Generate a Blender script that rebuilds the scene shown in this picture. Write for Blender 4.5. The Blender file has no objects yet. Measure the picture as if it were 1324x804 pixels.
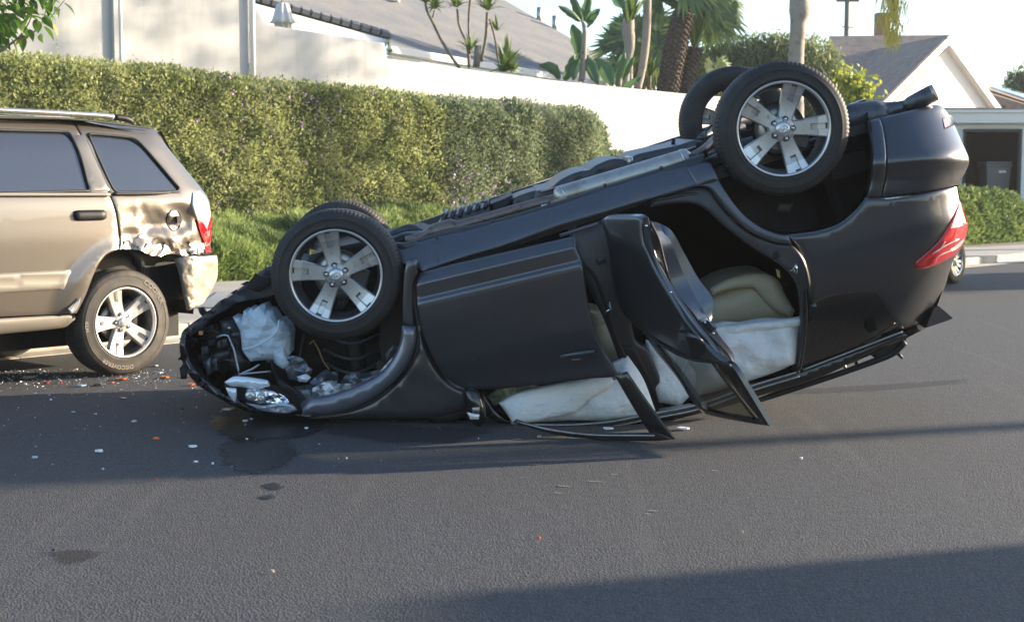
import bpy, bmesh, math, random
import numpy as np
from mathutils import Vector, Matrix, noise as mnoise
from mathutils.geometry import delaunay_2d_cdt
random.seed(7); RNG = np.random.default_rng(11)
SC = bpy.context.scene
COL = SC.collection
rad = math.radians
# ------------------------------------------------------------------ camera
CAM_H = 1.28; FPX = 1800.0; PITCH = math.atan(152 / 1800.0)
cam_d = bpy.data.cameras.new("camera"); cam = bpy.data.objects.new("camera", cam_d); COL.objects.link(cam)
cam.location = (0, 0, CAM_H); cam.rotation_euler = (rad(90) - PITCH, 0, 0)
cam_d.sensor_width = 36; cam_d.lens = FPX / 1324 * 36; cam_d.clip_start = .1; cam_d.clip_end = 2000
cam_d.dof.use_dof = True; cam_d.dof.focus_distance = 7.7; cam_d.dof.aperture_fstop = 5.0
SC.camera = cam
SC.render.resolution_x = 1024; SC.render.resolution_y = 621
# ------------------------------------------------------------------ sky, sun, exposure
SUN_EL, SUN_AZ = 13.0, 17.0          # degrees above the horizon; degrees from +X towards +Y
sun_dir = Vector((math.cos(rad(SUN_EL)) * math.cos(rad(SUN_AZ)), math.cos(rad(SUN_EL)) * math.sin(rad(SUN_AZ)), math.sin(rad(SUN_EL))))
w = bpy.data.worlds.new("World"); SC.world = w; w.use_nodes = True
wn = w.node_tree.nodes; wl = w.node_tree.links
sky = wn.new('ShaderNodeTexSky'); sky.sky_type = 'NISHITA'; sky.sun_disc = False
sky.sun_elevation = rad(SUN_EL); sky.sun_rotation = rad(90 - SUN_AZ)
sky.air_density = 1.0; sky.dust_density = 1.2; sky.ozone_density = 2.4
wl.new(sky.outputs[0], wn['Background'].inputs[0]); wn['Background'].inputs[1].default_value = 0.13
sl = bpy.data.lights.new("sun", 'SUN'); sl.energy = 5.0; sl.angle = rad(.8); sl.color = (1.0, .83, .62)
so = bpy.data.objects.new("sun", sl); COL.objects.link(so); so.rotation_euler = sun_dir.to_track_quat('Z', 'Y').to_euler()
so.location = (20, 5, 12)
SC.view_settings.view_transform = 'Standard'; SC.view_settings.look = 'None'
SC.view_settings.exposure = 1.68; SC.view_settings.gamma = 1.0
SC.render.engine = 'CYCLES'
# ------------------------------------------------------------------ measuring from the camera
def ray(px, py):
    dx, dy = px - 662.0, 402.0 - py; c, s = math.cos(PITCH), math.sin(PITCH)
    return Vector((dx, FPX * c + dy * s, dy * c - FPX * s))
C0 = Vector((0, 0, CAM_H))
def PY(px, py, Y):
    r = ray(px, py); return C0 + r * (Y / r.y)
def G(px, py, z=0.0):
    r = ray(px, py); return C0 + r * ((z - CAM_H) / r.z)
def PL(px, py, p, n):
    r = ray(px, py); return C0 + r * ((p - C0).dot(n) / r.dot(n))
class Frame:
    """a thing's own axes: x along, y across, z up; sgn = sign of y that faces the photographer"""
    def __init__(s, o, ex, ey, ez, sgn):
        s.o, s.ex, s.ey, s.ez, s.sgn = o, ex.normalized(), ey.normalized(), ez.normalized(), sgn
        s.M = Matrix(((s.ex.x, s.ey.x, s.ez.x, o.x), (s.ex.y, s.ey.y, s.ez.y, o.y), (s.ex.z, s.ey.z, s.ez.z, o.z), (0, 0, 0, 1)))
        s.Mi = s.M.inverted()
    def at(s, px, py, out=0.0):
        p = PL(px, py, s.o + s.ey * (s.sgn * out), s.ey)
        return s.Mi @ p
    def local(s, p): return s.Mi @ p
def sint(v, xs, ys, w):
    """interpolation with rounded knees"""
    return float(np.mean(np.interp(v + np.linspace(-w, w, 7), xs, ys)))
# ------------------------------------------------------------------ object helpers
def tag(o, label=None, cat=None, group=None, kind=None):
    if label: o['label'] = label
    if cat: o['category'] = cat
    if group: o['group'] = group
    if kind: o['kind'] = kind
    return o
def empty(name, loc=(0, 0, 0), rz=0, parent=None):
    o = bpy.data.objects.new(name, None); COL.objects.link(o); o.location = loc; o.rotation_euler = (0, 0, rz)
    o.empty_display_size = .2
    if parent: o.parent = parent
    return o
def link(name, me, mat, parent=None):
    o = bpy.data.objects.new(name, me); COL.objects.link(o)
    if mat is not None and not me.materials:
        for m in (mat if isinstance(mat, (list, tuple)) else [mat]): me.materials.append(m)
    if parent: o.parent = parent
    return o
def pym(name, V, F, mat, parent=None, smooth=False, mi=None):
    me = bpy.data.meshes.new(name); me.from_pydata([tuple(v) for v in V], [], F)
    if smooth: me.polygons.foreach_set('use_smooth', [True] * len(me.polygons))
    if mi is not None: me.polygons.foreach_set('material_index', mi)
    me.update(); return link(name, me, mat, parent)
def fast(name, V, k, mat, parent=None, tint=None, smooth=False):
    """V: (M*k,3) loose faces with k corners each"""
    n = len(V); m = n // k; me = bpy.data.meshes.new(name)
    me.vertices.add(n); me.vertices.foreach_set('co', np.asarray(V, dtype=np.float32).ravel())
    me.loops.add(n); me.loops.foreach_set('vertex_index', np.arange(n, dtype=np.int32))
    me.polygons.add(m); me.polygons.foreach_set('loop_start', np.arange(0, n, k, dtype=np.int32))
    me.polygons.foreach_set('loop_total', np.full(m, k, dtype=np.int32))
    if tint is not None:
        a = me.attributes.new('tint', 'FLOAT', 'FACE'); a.data.foreach_set('value', tint.astype(np.float32))
    me.update(calc_edges=True); me.validate(); return link(name, me, mat, parent)
def bmo(name, bm, mat, parent=None, smooth=False):
    me = bpy.data.meshes.new(name); bmesh.ops.recalc_face_normals(bm, faces=bm.faces)
    if smooth:
        for f in bm.faces: f.smooth = True
        for e in bm.edges:
            if len(e.link_faces) == 2 and e.calc_face_angle(0) > rad(38): e.smooth = False
    bm.to_mesh(me); bm.free(); return link(name, me, mat, parent)
def bxx(bm, c, s, R=None, bev=0.0):
    """box centre c size s, optional rotation matrix"""
    vs = []
    for x in (-.5, .5):
        for y in (-.5, .5):
            for z in (-.5, .5):
                v = Vector((x * s[0], y * s[1], z * s[2]))
                if R is not None: v = R @ v
                vs.append(bm.verts.new(v + Vector(c)))
    fs = [bm.faces.new([vs[i] for i in q]) for q in ((0, 1, 3, 2), (4, 6, 7, 5), (0, 4, 5, 1), (2, 3, 7, 6), (0, 2, 6, 4), (1, 5, 7, 3))]
    if bev:
        es = {e for f in fs for e in f.edges}; bmesh.ops.bevel(bm, geom=list(es), offset=bev, segments=2, affect='EDGES', profile=.5)
def box(name, c, s, mat, parent=None, R=None, bev=0.0):
    bm = bmesh.new(); bxx(bm, c, s, R, bev); return bmo(name, bm, mat, parent)
def tubeV(pts, rs, n=10, cap=True):
    """swept tube through points"""
    pts = [Vector(p) for p in pts]; V = []; F = []
    if not isinstance(rs, (list, tuple)): rs = [rs] * len(pts)
    up = Vector((.13, .21, .97))
    for i, p in enumerate(pts):
        t = (pts[min(i + 1, len(pts) - 1)] - pts[max(i - 1, 0)]).normalized()
        a = t.cross(up)
        if a.length < .05: a = t.cross(Vector((1, 0, 0)))
        a.normalize(); b = t.cross(a)
        for k in range(n):
            q = 2 * math.pi * k / n; V.append(p + (a * math.cos(q) + b * math.sin(q)) * rs[i])
    for i in range(len(pts) - 1):
        for k in range(n):
            F.append((i * n + k, i * n + (k + 1) % n, (i + 1) * n + (k + 1) % n, (i + 1) * n + k))
    if cap: F.append(tuple(range(n))[::-1]); F.append(tuple((len(pts) - 1) * n + k for k in range(n)))
    return V, F
def tube(name, pts, rs, mat, parent=None, n=10, cap=True):
    V, F = tubeV(pts, rs, n, cap); return pym(name, V, F, mat, parent, smooth=True)
def curve_pts(P, closed=False, step=5.0, corner=48):
    """resample a polyline as a smooth curve that keeps its corners"""
    P = [np.array(p, dtype=float) for p in P]; n = len(P); out = []
    def sharp(i):
        if not closed and i in (0, n - 1): return True
        a = P[i] - P[i - 1]; b = P[(i + 1) % n] - P[i]
        la, lb = np.linalg.norm(a[:2]), np.linalg.norm(b[:2])
        if la < 1e-9 or lb < 1e-9: return True
        return math.degrees(math.acos(max(-1, min(1, float(a[:2] @ b[:2]) / la / lb)))) > corner
    S = [sharp(i) for i in range(n)]
    def tan(i):
        return (P[(i + 1) % n] - P[i - 1]) * .5
    for i in range(n if closed else n - 1):
        j = (i + 1) % n; a, b = P[i], P[j]; d = b - a; L = np.linalg.norm(d[:2])
        ta = d if S[i] else tan(i); tb = d if S[j] else tan(j)
        for t_, nm in ((ta, 0), (tb, 1)):
            l = np.linalg.norm(t_[:2])
            if l > L * 1.0 and l > 0:
                if nm == 0: ta = ta * (L / l)
                else: tb = tb * (L / l)
        m = max(1, int(math.ceil(L / step)))
        for k in range(m):
            u = k / m; h00 = 2 * u**3 - 3 * u * u + 1; h10 = u**3 - 2 * u * u + u; h01 = -2 * u**3 + 3 * u * u; h11 = u**3 - u * u
            out.append(h00 * a + h10 * ta + h01 * b + h11 * tb)
    if not closed: out.append(P[-1])
    return np.array(out)
def inside(pts, poly):
    x, y = pts[:, 0], pts[:, 1]; r = np.zeros(len(pts), bool); n = len(poly)
    for i in range(n):
        x1, y1 = poly[i]; x2, y2 = poly[(i + 1) % n]
        c = ((y1 > y) != (y2 > y)); 
        if y1 != y2: r ^= c & (x < (x2 - x1) * (y - y1) / (y2 - y1) + x1)
    return r
def dist(pts, poly):
    d = np.full(len(pts), 1e9)
    for i in range(len(poly)):
        a = poly[i]; b = poly[(i + 1) % len(poly)]; ab = b - a; L = float(ab @ ab) + 1e-12
        t = np.clip(((pts - a) @ ab) / L, 0, 1); q = a + t[:, None] * ab
        d = np.minimum(d, np.hypot(pts[:, 0] - q[:, 0], pts[:, 1] - q[:, 1]))
    return d
def panel(name, poly, F, yf, mat, parent=None, thick=.018, grid=9.0, curl=.006, cr=3.0, holes=(), noise=0.0, ns=9.0, bulge=0.0, bw=12.0,
          smooth=True, step=6.0, curved=True, back=True, seed=0.0, sharp_noise=False, lines=()):
    """sheet-metal panel: outline measured on the photograph, laid on the surface yf (outboard offset), with rolled edges and thickness"""
    B = curve_pts(poly, True, step) if curved else curve_pts(poly, True, step, 0)
    HS = [curve_pts(h, True, step) for h in holes]
    loops = [B] + HS; pts = []; edges = []
    for L in loops:
        s = len(pts); pts += [tuple(p[:2]) for p in L]; edges += [(s + i, s + (i + 1) % len(L)) for i in range(len(L))]
    nb = len(pts)
    mn, mx = B.min(0), B.max(0)
    gx, gy = np.meshgrid(np.arange(mn[0] + grid * .5, mx[0], grid), np.arange(mn[1] + grid * .5, mx[1], grid))
    gx = gx + (np.arange(gx.shape[0]) % 2)[:, None] * grid * .5
    g = np.stack([gx.ravel(), gy.ravel()], 1)
    if noise: g = g + RNG.normal(0, grid * .18, g.shape)
    def ins(q):
        r = inside(q, B)
        for h in HS: r &= ~inside(q, h)
        return r
    def dst(q):
        d = dist(q, B)
        for h in HS: d = np.minimum(d, dist(q, h))
        return d
    if len(g):
        g = g[ins(g)]
    if len(g): g = g[dst(g) > max(grid * .35, cr * 1.3 if curl else 0)]
    ring = []; redges = []
    if curl:
        for L in loops:
            T = np.roll(L, -1, 0) - np.roll(L, 1, 0); T /= (np.linalg.norm(T, axis=1)[:, None] + 1e-9); N = np.stack([-T[:, 1], T[:, 0]], 1)
            for k in (.45, 1.0):
                for sg in (1, -1):
                    q = L + N * (sg * cr * k); m = ins(q) & (dst(q) > cr * k * .93)
                    if m.any(): ring.append((q, m))
    for ln in lines:
        q = curve_pts(ln, False, 4.0); m = ins(q) & (dst(q) > (cr * 1.1 if curl else .3))
        if m.any(): ring.append((q, m))
        if len(g): g = g[dist(g, np.vstack([q, q[::-1]])) > 1.2]
    allp = pts + [tuple(p) for p in g]
    for q, m in ring:
        ix = {}
        for i in np.nonzero(m)[0]: ix[i] = len(allp); allp.append(tuple(q[i][:2]))
        for i in ix:
            if i + 1 in ix: edges.append((ix[i], ix[i + 1]))
    res = delaunay_2d_cdt([Vector(p) for p in allp], edges, [], 0, 1e-4)
    co = np.array([tuple(v) for v in res[0]]); tri = [t for t in res[2]]
    cen = np.array([co[list(t)].mean(0) for t in tri]); ok = ins(cen); tri = [t for t, k in zip(tri, ok) if k]
    D = dst(co); V = []
    for (px, py), d in zip(co, D):
        o = 0.0
        for _ in range(4):
            p = F.at(px, py, o); o = yf(px, py, p.x, p.z)
            if curl and d < cr: o -= curl * (1 - d / cr) ** 2
            if bulge: o += bulge * (1 - math.exp(-d / bw))
        if noise:
            k = min(1, d / 4) if not sharp_noise else 1
            o += noise * k * (mnoise.noise(Vector((p.x * ns, p.z * ns, seed))) + .5 * mnoise.noise(Vector((p.x * ns * 2.3, p.z * ns * 2.3, seed + 5))))
            p = F.at(px, py, o)
        V.append(Vector((p.x, F.sgn * o, p.z)))
    n = len(V)
    # orientation: outward normal must face the sgn side
    a, b, c = (V[i] for i in tri[0]); flip = (b - a).cross(c - a).y * F.sgn < 0
    FF = [tuple(t[::-1]) if flip else tuple(t) for t in tri]
    cnt = {}
    for t in FF:
        for i in range(3):
            e = (t[i], t[(i + 1) % 3])
            cnt[e] = 1
    bd = [e for e in cnt if (e[1], e[0]) not in cnt]
    off = Vector((0, -F.sgn * thick, 0))
    if back:
        V += [v + off for v in V[:n]]; FF += [(t[2] + n, t[1] + n, t[0] + n) for t in FF]
    for (i, j) in bd:
        s = len(V); V += [V[i].copy(), V[j].copy(), V[j] + off, V[i] + off]; FF.append((s + 1, s, s + 3, s + 2))
    return pym(name, V, FF, mat, parent, smooth=smooth)
def ruled(name, F, curves, mat, parent=None, n=40, thick=0.0, smooth=True, closed=False):
    """skin lofted through curves of (px, py, outboard)"""
    R = []
    for c in curves:
        P = curve_pts(c, False, 3.0); L = np.concatenate([[0], np.cumsum(np.linalg.norm(np.diff(P[:, :2], axis=0), axis=1))]); t = np.linspace(0, L[-1], n)
        R.append([F.at(*[float(np.interp(q, L, P[:, k])) for k in range(3)]) for q in t])
    V = []; FF = []
    for r in R: V += r
    m = len(R)
    for i in range(m - 1):
        for k in range(n - 1): FF.append((i * n + k, i * n + k + 1, (i + 1) * n + k + 1, (i + 1) * n + k))
    if thick:
        V0 = len(V); V += [v + Vector((0, -F.sgn * thick, 0)) for v in V[:V0]]
        FF += [tuple(q + V0 for q in f[::-1]) for f in FF]
        for k in range(n - 1):
            FF.append((k, k + V0, k + 1 + V0, k + 1)); b = (m - 1) * n; FF.append((b + k, b + k + 1, b + k + 1 + V0, b + k + V0))
    return pym(name, V, FF, mat, parent, smooth=smooth)
def ptube(name, F, P, mat, parent=None, n=10, step=6.0):
    """tube through (px, py, outboard, radius)"""
    Q = curve_pts(P, False, step); pts = [F.at(q[0], q[1], q[2]) for q in Q]
    return tube(name, pts, [float(q[3]) for q in Q], mat, parent, n)
def lathe(name, prof, mat, parent=None, n=64, closed=False, mod=None, smooth=True):
    """profile (r, y) turned about local y"""
    V = []; F = []; m = len(prof)
    for k in range(n):
        a = 2 * math.pi * k / n; c, s = math.cos(a), math.sin(a)
        for i, (r, y) in enumerate(prof):
            if mod: r, y = mod(i, k, r, y)
            V.append((r * c, y, r * s))
    for k in range(n):
        k2 = (k + 1) % n
        for i in range(m if closed else m - 1):
            j = (i + 1) % m; F.append((k * m + i, k * m + j, k2 * m + j, k2 * m + i))
    o = pym(name, V, F, mat, parent, smooth=smooth)
    return o
def sharpen(o, ang=35):
    bm = bmesh.new(); bm.from_mesh(o.data); bmesh.ops.recalc_face_normals(bm, faces=bm.faces)
    for e in bm.edges:
        if len(e.link_faces) == 2: e.smooth = e.calc_face_angle(0) < rad(ang)
    for f in bm.faces: f.smooth = True
    bm.to_mesh(o.data); bm.free(); return o
# ------------------------------------------------------------------ materials
def srgb(r, g, b):
    f = lambda c: ((c / 255 + .055) / 1.055) ** 2.4 if c > 10 else c / 255 / 12.92
    return (f(r), f(g), f(b), 1)
def mat(name, col, rough=.5, metal=0.0, coat=0.0, spec=.5, bump=None, var=None, alpha=None, emit=None, transl=0.0, tint=None, coatr=.03):
    m = bpy.data.materials.new(name); m.use_nodes = True; nt = m.node_tree; N = nt.nodes; L = nt.links; b = N['Principled BSDF']
    c = tuple(col[:3]) + (1,)
    b.inputs['Base Color'].default_value = c; b.inputs['Roughness'].default_value = rough; b.inputs['Metallic'].default_value = metal
    b.inputs['Coat Weight'].default_value = coat; b.inputs['Coat Roughness'].default_value = coatr; b.inputs['Specular IOR Level'].default_value = spec
    tc = N.new('ShaderNodeTexCoord'); last = None
    def nz(scale, det=6.0, rg=.55, st=None):
        t = N.new('ShaderNodeTexNoise'); t.inputs['Scale'].default_value = scale; t.inputs['Detail'].default_value = det; t.inputs['Roughness'].default_value = rg
        if st:
            mp = N.new('ShaderNodeMapping'); mp.inputs['Scale'].default_value = st; L.new(tc.outputs['Object'], mp.inputs[0]); L.new(mp.outputs[0], t.inputs[0])
        else: L.new(tc.outputs['Object'], t.inputs[0])
        return t
    if var:                                 # list of (scale, dark colour, amount lo, hi[, stretch])
        cur = None
        for v in var:
            t = nz(v[0], st=v[4] if len(v) > 4 else None); mr = N.new('ShaderNodeMapRange'); mr.inputs[1].default_value = v[2]; mr.inputs[2].default_value = v[3]
            L.new(t.outputs[0], mr.inputs[0]); mx = N.new('ShaderNodeMix'); mx.data_type = 'RGBA'; L.new(mr.outputs[0], mx.inputs[0])
            if cur is None: mx.inputs[6].default_value = c
            else: L.new(cur, mx.inputs[6])
            mx.inputs[7].default_value = tuple(v[1][:3]) + (1,); cur = mx.outputs[2]
        L.new(cur, b.inputs['Base Color']); last = cur
    if tint:                                # per-leaf colour ramp
        at = N.new('ShaderNodeAttribute'); at.attribute_name = 'tint'; cr = N.new('ShaderNodeValToRGB'); L.new(at.outputs['Fac'], cr.inputs[0])
        els = cr.color_ramp.elements
        for i, (p, cc) in enumerate(tint):
            e = els[i] if i < 2 else els.new(p)
            e.position = p; e.color = tuple(cc[:3]) + (1,)
        L.new(cr.outputs[0], b.inputs['Base Color']); last = cr.outputs[0]
    if bump:                                # list of (scale, strength, distance[, stretch])
        pv = None
        for q in bump:
            t = nz(q[0], st=q[3] if len(q) > 3 else None); bp = N.new('ShaderNodeBump'); bp.inputs['Strength'].default_value = q[1]; bp.inputs['Distance'].default_value = q[2]
            L.new(t.outputs[0], bp.inputs['Height'])
            if pv: L.new(pv, bp.inputs['Normal'])
            pv = bp.outputs[0]
        L.new(pv, b.inputs['Normal'])
    if transl:
        tr = N.new('ShaderNodeBsdfTranslucent'); ms = N.new('ShaderNodeMixShader'); ms.inputs[0].default_value = transl
        if last: L.new(last, tr.inputs[0])
        else: tr.inputs[0].default_value = c
        L.new(b.outputs[0], ms.inputs[1]); L.new(tr.outputs[0], ms.inputs[2]); L.new(ms.outputs[0], N['Material Output'].inputs[0])
    if alpha is not None:
        b.inputs['Alpha'].default_value = alpha
    if emit: b.inputs['Emission Color'].default_value = tuple(emit[:3]) + (1,); b.inputs['Emission Strength'].default_value = emit[3]
    return m
M = {}
M['paint'] = mat('charcoal_paint', (.062, .064, .073), .32, .70, .9, coatr=.03, bump=[(900, .02, .0004)], var=[(2.2, (.055, .055, .058), .5, .75), (9, (.060, .058, .055), .66, .9), (45, (.15, .15, .15), .72, .76, (.06, 1, 1.4))])
M['paint_skylit'] = mat('charcoal_skylit_paint', (.075, .082, .10), .40, .5, .5, var=[(7, (.10, .09, .075), .58, .75), (60, (.02, .02, .022), .6, .8)])  # charcoal paint lightened and blued for sky caught on upward faces; specks are dirt
M['gloss_black'] = mat('gloss_black_trim', (.006, .006, .007), .16, 0, .6)
M['black'] = mat('black_plastic', (.007, .007, .009), .5, spec=.3, bump=[(180, .15, .001)], var=[(14, (.018, .017, .017), .55, .8)])
M['dplastic'] = mat('dark_grey_plastic', (.030, .033, .040), .38, bump=[(60, .1, .002)], var=[(10, (.075, .07, .06), .55, .85)])
M['carpet'] = mat('cabin_lining', (.006, .006, .006), .95, spec=.1)
M['rubber'] = mat('tyre_rubber', (.014, .014, .015), .62, bump=[(220, .12, .001)], var=[(9, (.035, .032, .028), .5, .75)])
M['dusty_rubber'] = mat('dusty_tyre_rubber', (.028, .025, .022), .7, bump=[(220, .12, .001)], var=[(9, (.075, .06, .045), .45, .75)])
M['alloy'] = mat('grey_alloy', (.42, .42, .42), .40, .75, .3, var=[(30, (.2, .19, .18), .55, .8)])
M['alloy_bright'] = mat('machined_alloy', (.62, .62, .62), .32, .8)
M['alloy_dark'] = mat('dark_alloy_barrel', (.11, .11, .115), .45, .8, var=[(20, (.05, .045, .04), .5, .8)])
M['silver'] = mat('silver_alloy', (.66, .64, .60), .34, .6, .3)
M['chrome'] = mat('chrome', (.75, .76, .78), .08, 1.0)
M['steel'] = mat('brushed_steel', (.40, .39, .37), .32, .9, var=[(18, (.22, .17, .12), .5, .8)], bump=[(60, .1, .001)])
M['exh'] = mat('heat_stained_pipe', (.19, .145, .13), .42, .75, var=[(9, (.24, .20, .15), .5, .72), (25, (.05, .035, .03), .55, .8)])
M['exh_silver'] = mat('aluminised_muffler', (.46, .44, .40), .36, .8, var=[(8, (.30, .24, .18), .5, .8), (30, (.28, .28, .30), .55, .75)], bump=[(30, .12, .004)])
M['exh_dark'] = mat('rear_muffler_metal', (.10, .105, .115), .42, .7, var=[(12, (.05, .05, .05), .5, .8)])
M['glass_dark'] = mat('privacy_glass', (.004, .0045, .005), .03, 0, 1.0)
M['red_lens'] = mat('red_lens', (.42, .006, .012), .08, 0, 1.0)
M['clear_lens'] = mat('clear_lens', (.75, .72, .70), .08, .3, 1.0)
M['headlens'] = mat('headlamp_plastic', (.72, .78, .84), .12, .25, .9, bump=[(40, .25, .003)])
M['beige'] = mat('beige_leather', (.52, .46, .32), .55, bump=[(60, .15, .002), (9, .5, .02)])  # tan seat leather, brightened in place of the sun pattern on it
M['airbag'] = mat('airbag_cloth', (.80, .81, .80), .75, bump=[(5, .8, .045, (1, 1, 1.5)), (16, .35, .008), (220, .1, .001)])
M['tank'] = mat('milky_tank_plastic', (.62, .72, .80), .35, 0, .2, bump=[(28, .4, .006)], transl=.25, var=[(40, (.35, .36, .34), .62, .8)])
M['crumple'] = mat('torn_sheet_metal', (.10, .115, .14), .34, .6, .4, bump=[(26, .6, .01)])
M['torn'] = mat('bare_torn_metal', (.42, .45, .50), .38, .7, bump=[(45, .6, .006)])
M['champ'] = mat('champagne_paint', (.190, .168, .140), .30, .62, .9, bump=[(900, .02, .0004)])
M['champ_clad'] = mat('champagne_bumper', (.24, .205, .155), .45, .3, .3, bump=[(16, .5, .012)], var=[(5, (.30, .28, .25), .5, .62), (30, (.22, .18, .13), .6, .8)])
M['champ_mould'] = mat('grey_beige_moulding', (.22, .20, .165), .42, .2, .3)
M['seam'] = mat('black_seal', (.008, .008, .008), .6)
def glassy(name, tintc, amount, rough=.02):
    m = bpy.data.materials.new(name); m.use_nodes = True; N = m.node_tree.nodes; L = m.node_tree.links; N.remove(N['Principled BSDF'])
    t = N.new('ShaderNodeBsdfTransparent'); t.inputs[0].default_value = tuple(tintc) + (1,); g = N.new('ShaderNodeBsdfGlossy'); g.inputs['Roughness'].default_value = rough
    lw = N.new('ShaderNodeLayerWeight'); lw.inputs[0].default_value = .5; pw = N.new('ShaderNodeMath'); pw.operation = 'POWER'; L.new(lw.outputs['Facing'], pw.inputs[0]); pw.inputs[1].default_value = 4.0
    f = N.new('ShaderNodeMapRange'); f.inputs[3].default_value = .06; f.inputs[4].default_value = .9; L.new(pw.outputs[0], f.inputs[0]); x = N.new('ShaderNodeMixShader'); L.new(f.outputs[0], x.inputs[0]); L.new(t.outputs[0], x.inputs[1]); L.new(g.outputs[0], x.inputs[2])
    L.new(x.outputs[0], N['Material Output'].inputs[0]); return m
M['glass_tint'] = glassy('tinted_window_glass', (.60, .61, .58), 1.4)
M['glass_clear'] = glassy('clear_plastic_lens', (.85, .9, .95), 1.5, .05)
# ================================================================== SETTING
def asphalt_mat():
    m = bpy.data.materials.new('asphalt'); m.use_nodes = True; nt = m.node_tree; N = nt.nodes; L = nt.links; b = N['Principled BSDF']
    tc = N.new('ShaderNodeTexCoord')
    def noise(sc, det=5, ro=.6, st=None):
        t = N.new('ShaderNodeTexNoise'); t.inputs['Scale'].default_value = sc; t.inputs['Detail'].default_value = det; t.inputs['Roughness'].default_value = ro
        if st:
            mp = N.new('ShaderNodeMapping'); mp.inputs['Scale'].default_value = st[:3]; mp.inputs['Rotation'].default_value = (0, 0, st[3])
            L.new(tc.outputs['Object'], mp.inputs[0]); L.new(mp.outputs[0], t.inputs[0])
        else: L.new(tc.outputs['Object'], t.inputs[0])
        return t
    def rng(s, a, b_, c=0., d=1.):
        r = N.new('ShaderNodeMapRange'); [setattr(r.inputs[i], 'default_value', v) for i, v in ((1, a), (2, b_), (3, c), (4, d))]; L.new(s, r.inputs[0]); return r.outputs[0]
    def mix(f, a, c2):
        x = N.new('ShaderNodeMix'); x.data_type = 'RGBA'; L.new(f, x.inputs[0])
        for i, v in ((6, a), (7, c2)):
            if isinstance(v, tuple): x.inputs[i].default_value = v + (1,)
            else: L.new(v, x.inputs[i])
        return x.outputs[2]
    v = N.new('ShaderNodeTexVoronoi'); v.inputs['Scale'].default_value = 120; L.new(tc.outputs['Object'], v.inputs[0])
    stone = mix(rng(v.outputs['Distance'], 0.15, .6), (.118, .120, .126), (.036, .039, .045))
    c = mix(rng(noise(1.1).outputs[0], .35, .7, 0, .5), stone, (.060, .058, .056))
    c = mix(rng(noise(14, 3).outputs[0], .45, .75, 0, .45), c, (.034, .034, .036))
    c = mix(rng(noise(.9, 4, .6, (6, .35, 1, rad(-38))).outputs[0], .56, .8, 0, .4), c, (.115, .110, .102))   # worn wheel tracks along the street
    w_ = N.new('ShaderNodeTexVoronoi'); w_.inputs['Scale'].default_value = 40; L.new(tc.outputs['Object'], w_.inputs[0])
    c = mix(rng(w_.outputs['Distance'], .085, .05, 0, .8), c, (.30, .28, .25))
    L.new(c, b.inputs['Base Color']); b.inputs['Roughness'].default_value = .82; b.inputs['Specular IOR Level'].default_value = .35
    b1 = N.new('ShaderNodeBump'); b1.inputs['Strength'].default_value = .8; b1.inputs['Distance'].default_value = .004; L.new(rng(v.outputs['Distance'], 0, .7, 1, 0), b1.inputs['Height'])
    b2 = N.new('ShaderNodeBump'); b2.inputs['Strength'].default_value = .13; b2.inputs['Distance'].default_value = .004; L.new(noise(75, 5).outputs[0], b2.inputs['Height']); L.new(b1.outputs[0], b2.inputs['Normal'])
    L.new(b2.outputs[0], b.inputs['Normal']); return m
M['asphalt'] = asphalt_mat()
M['earth'] = mat('dry_earth', (.14, .11, .075), .95, var=[(.3, (.10, .12, .05), .45, .6)])
M['concrete'] = mat('pavement_concrete', (.36, .34, .30), .85, var=[(1.5, (.28, .26, .23), .4, .7), (40, (.22, .2, .18), .6, .8)], bump=[(80, .2, .003)])
M['kerb'] = mat('kerb_concrete', (.42, .39, .33), .85, var=[(3, (.27, .24, .20), .45, .7), (30, (.18, .16, .14), .6, .8)], bump=[(60, .3, .004)])
M['tactile'] = mat('grey_blue_ramp_concrete', (.30, .31, .32), .85)
M['stucco'] = mat('white_stucco', (.49, .485, .47), .9, var=[(.8, (.42, .42, .42), .42, .65), (3, (.35, .345, .33), .50, .8, (1, 1, .15))], bump=[(40, .25, .01)])
M['white_paint'] = mat('white_paint', (.78, .77, .75), .55)
M['shingle'] = mat('grey_shingles', (.185, .18, .175), .9, var=[(1.2, (.135, .145, .16), .4, .65), (8, (.11, .115, .125), .55, .7, (1, 1, 4))], bump=[(14, .4, .03, (.5, .5, 5))])  # broad bluish patches stand in for shade bands across the roof
M['ridge'] = mat('dark_ridge_tile', (.15, .155, .165), .8)
M['shingle2'] = mat('brown_shingles', (.33, .24, .185), .9, var=[(4, (.25, .18, .145), .45, .6), (9, (.37, .29, .24), .55, .7, (1, 1, 4))], bump=[(14, .4, .03, (.5, .5, 5))])
M['siding'] = mat('pale_blue_siding', (.80, .82, .84), .6)
M['room_shade'] = mat('garage_shade_dark', (.03, .028, .026), .9)  # near-black colour stands in for the shade inside the garage
M['bark'] = mat('grey_bark', (.20, .17, .14), .9, var=[(6, (.11, .09, .075), .45, .65)], bump=[(20, .6, .02)])
M['bark_dark'] = mat('palm_fibre_bark', (.085, .06, .045), .95, var=[(12, (.16, .13, .11), .5, .7)], bump=[(20, .8, .04)])
M['bark_pale'] = mat('pale_palm_bark', (.30, .265, .225), .9, var=[(5, (.18, .155, .13), .5, .7)], bump=[(12, .6, .02)])
M['wood'] = mat('weathered_pole_wood', (.12, .09, .07), .9)
GR = lambda *c: [(i / (len(c) - 1), k) for i, k in enumerate(c)]
M['hedge'] = mat('hedge_leaves', (.07, .10, .03), .6, tint=GR((.10, .135, .042), (.22, .26, .09), (.33, .36, .14), (.43, .45, .22)), transl=.45)
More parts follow.
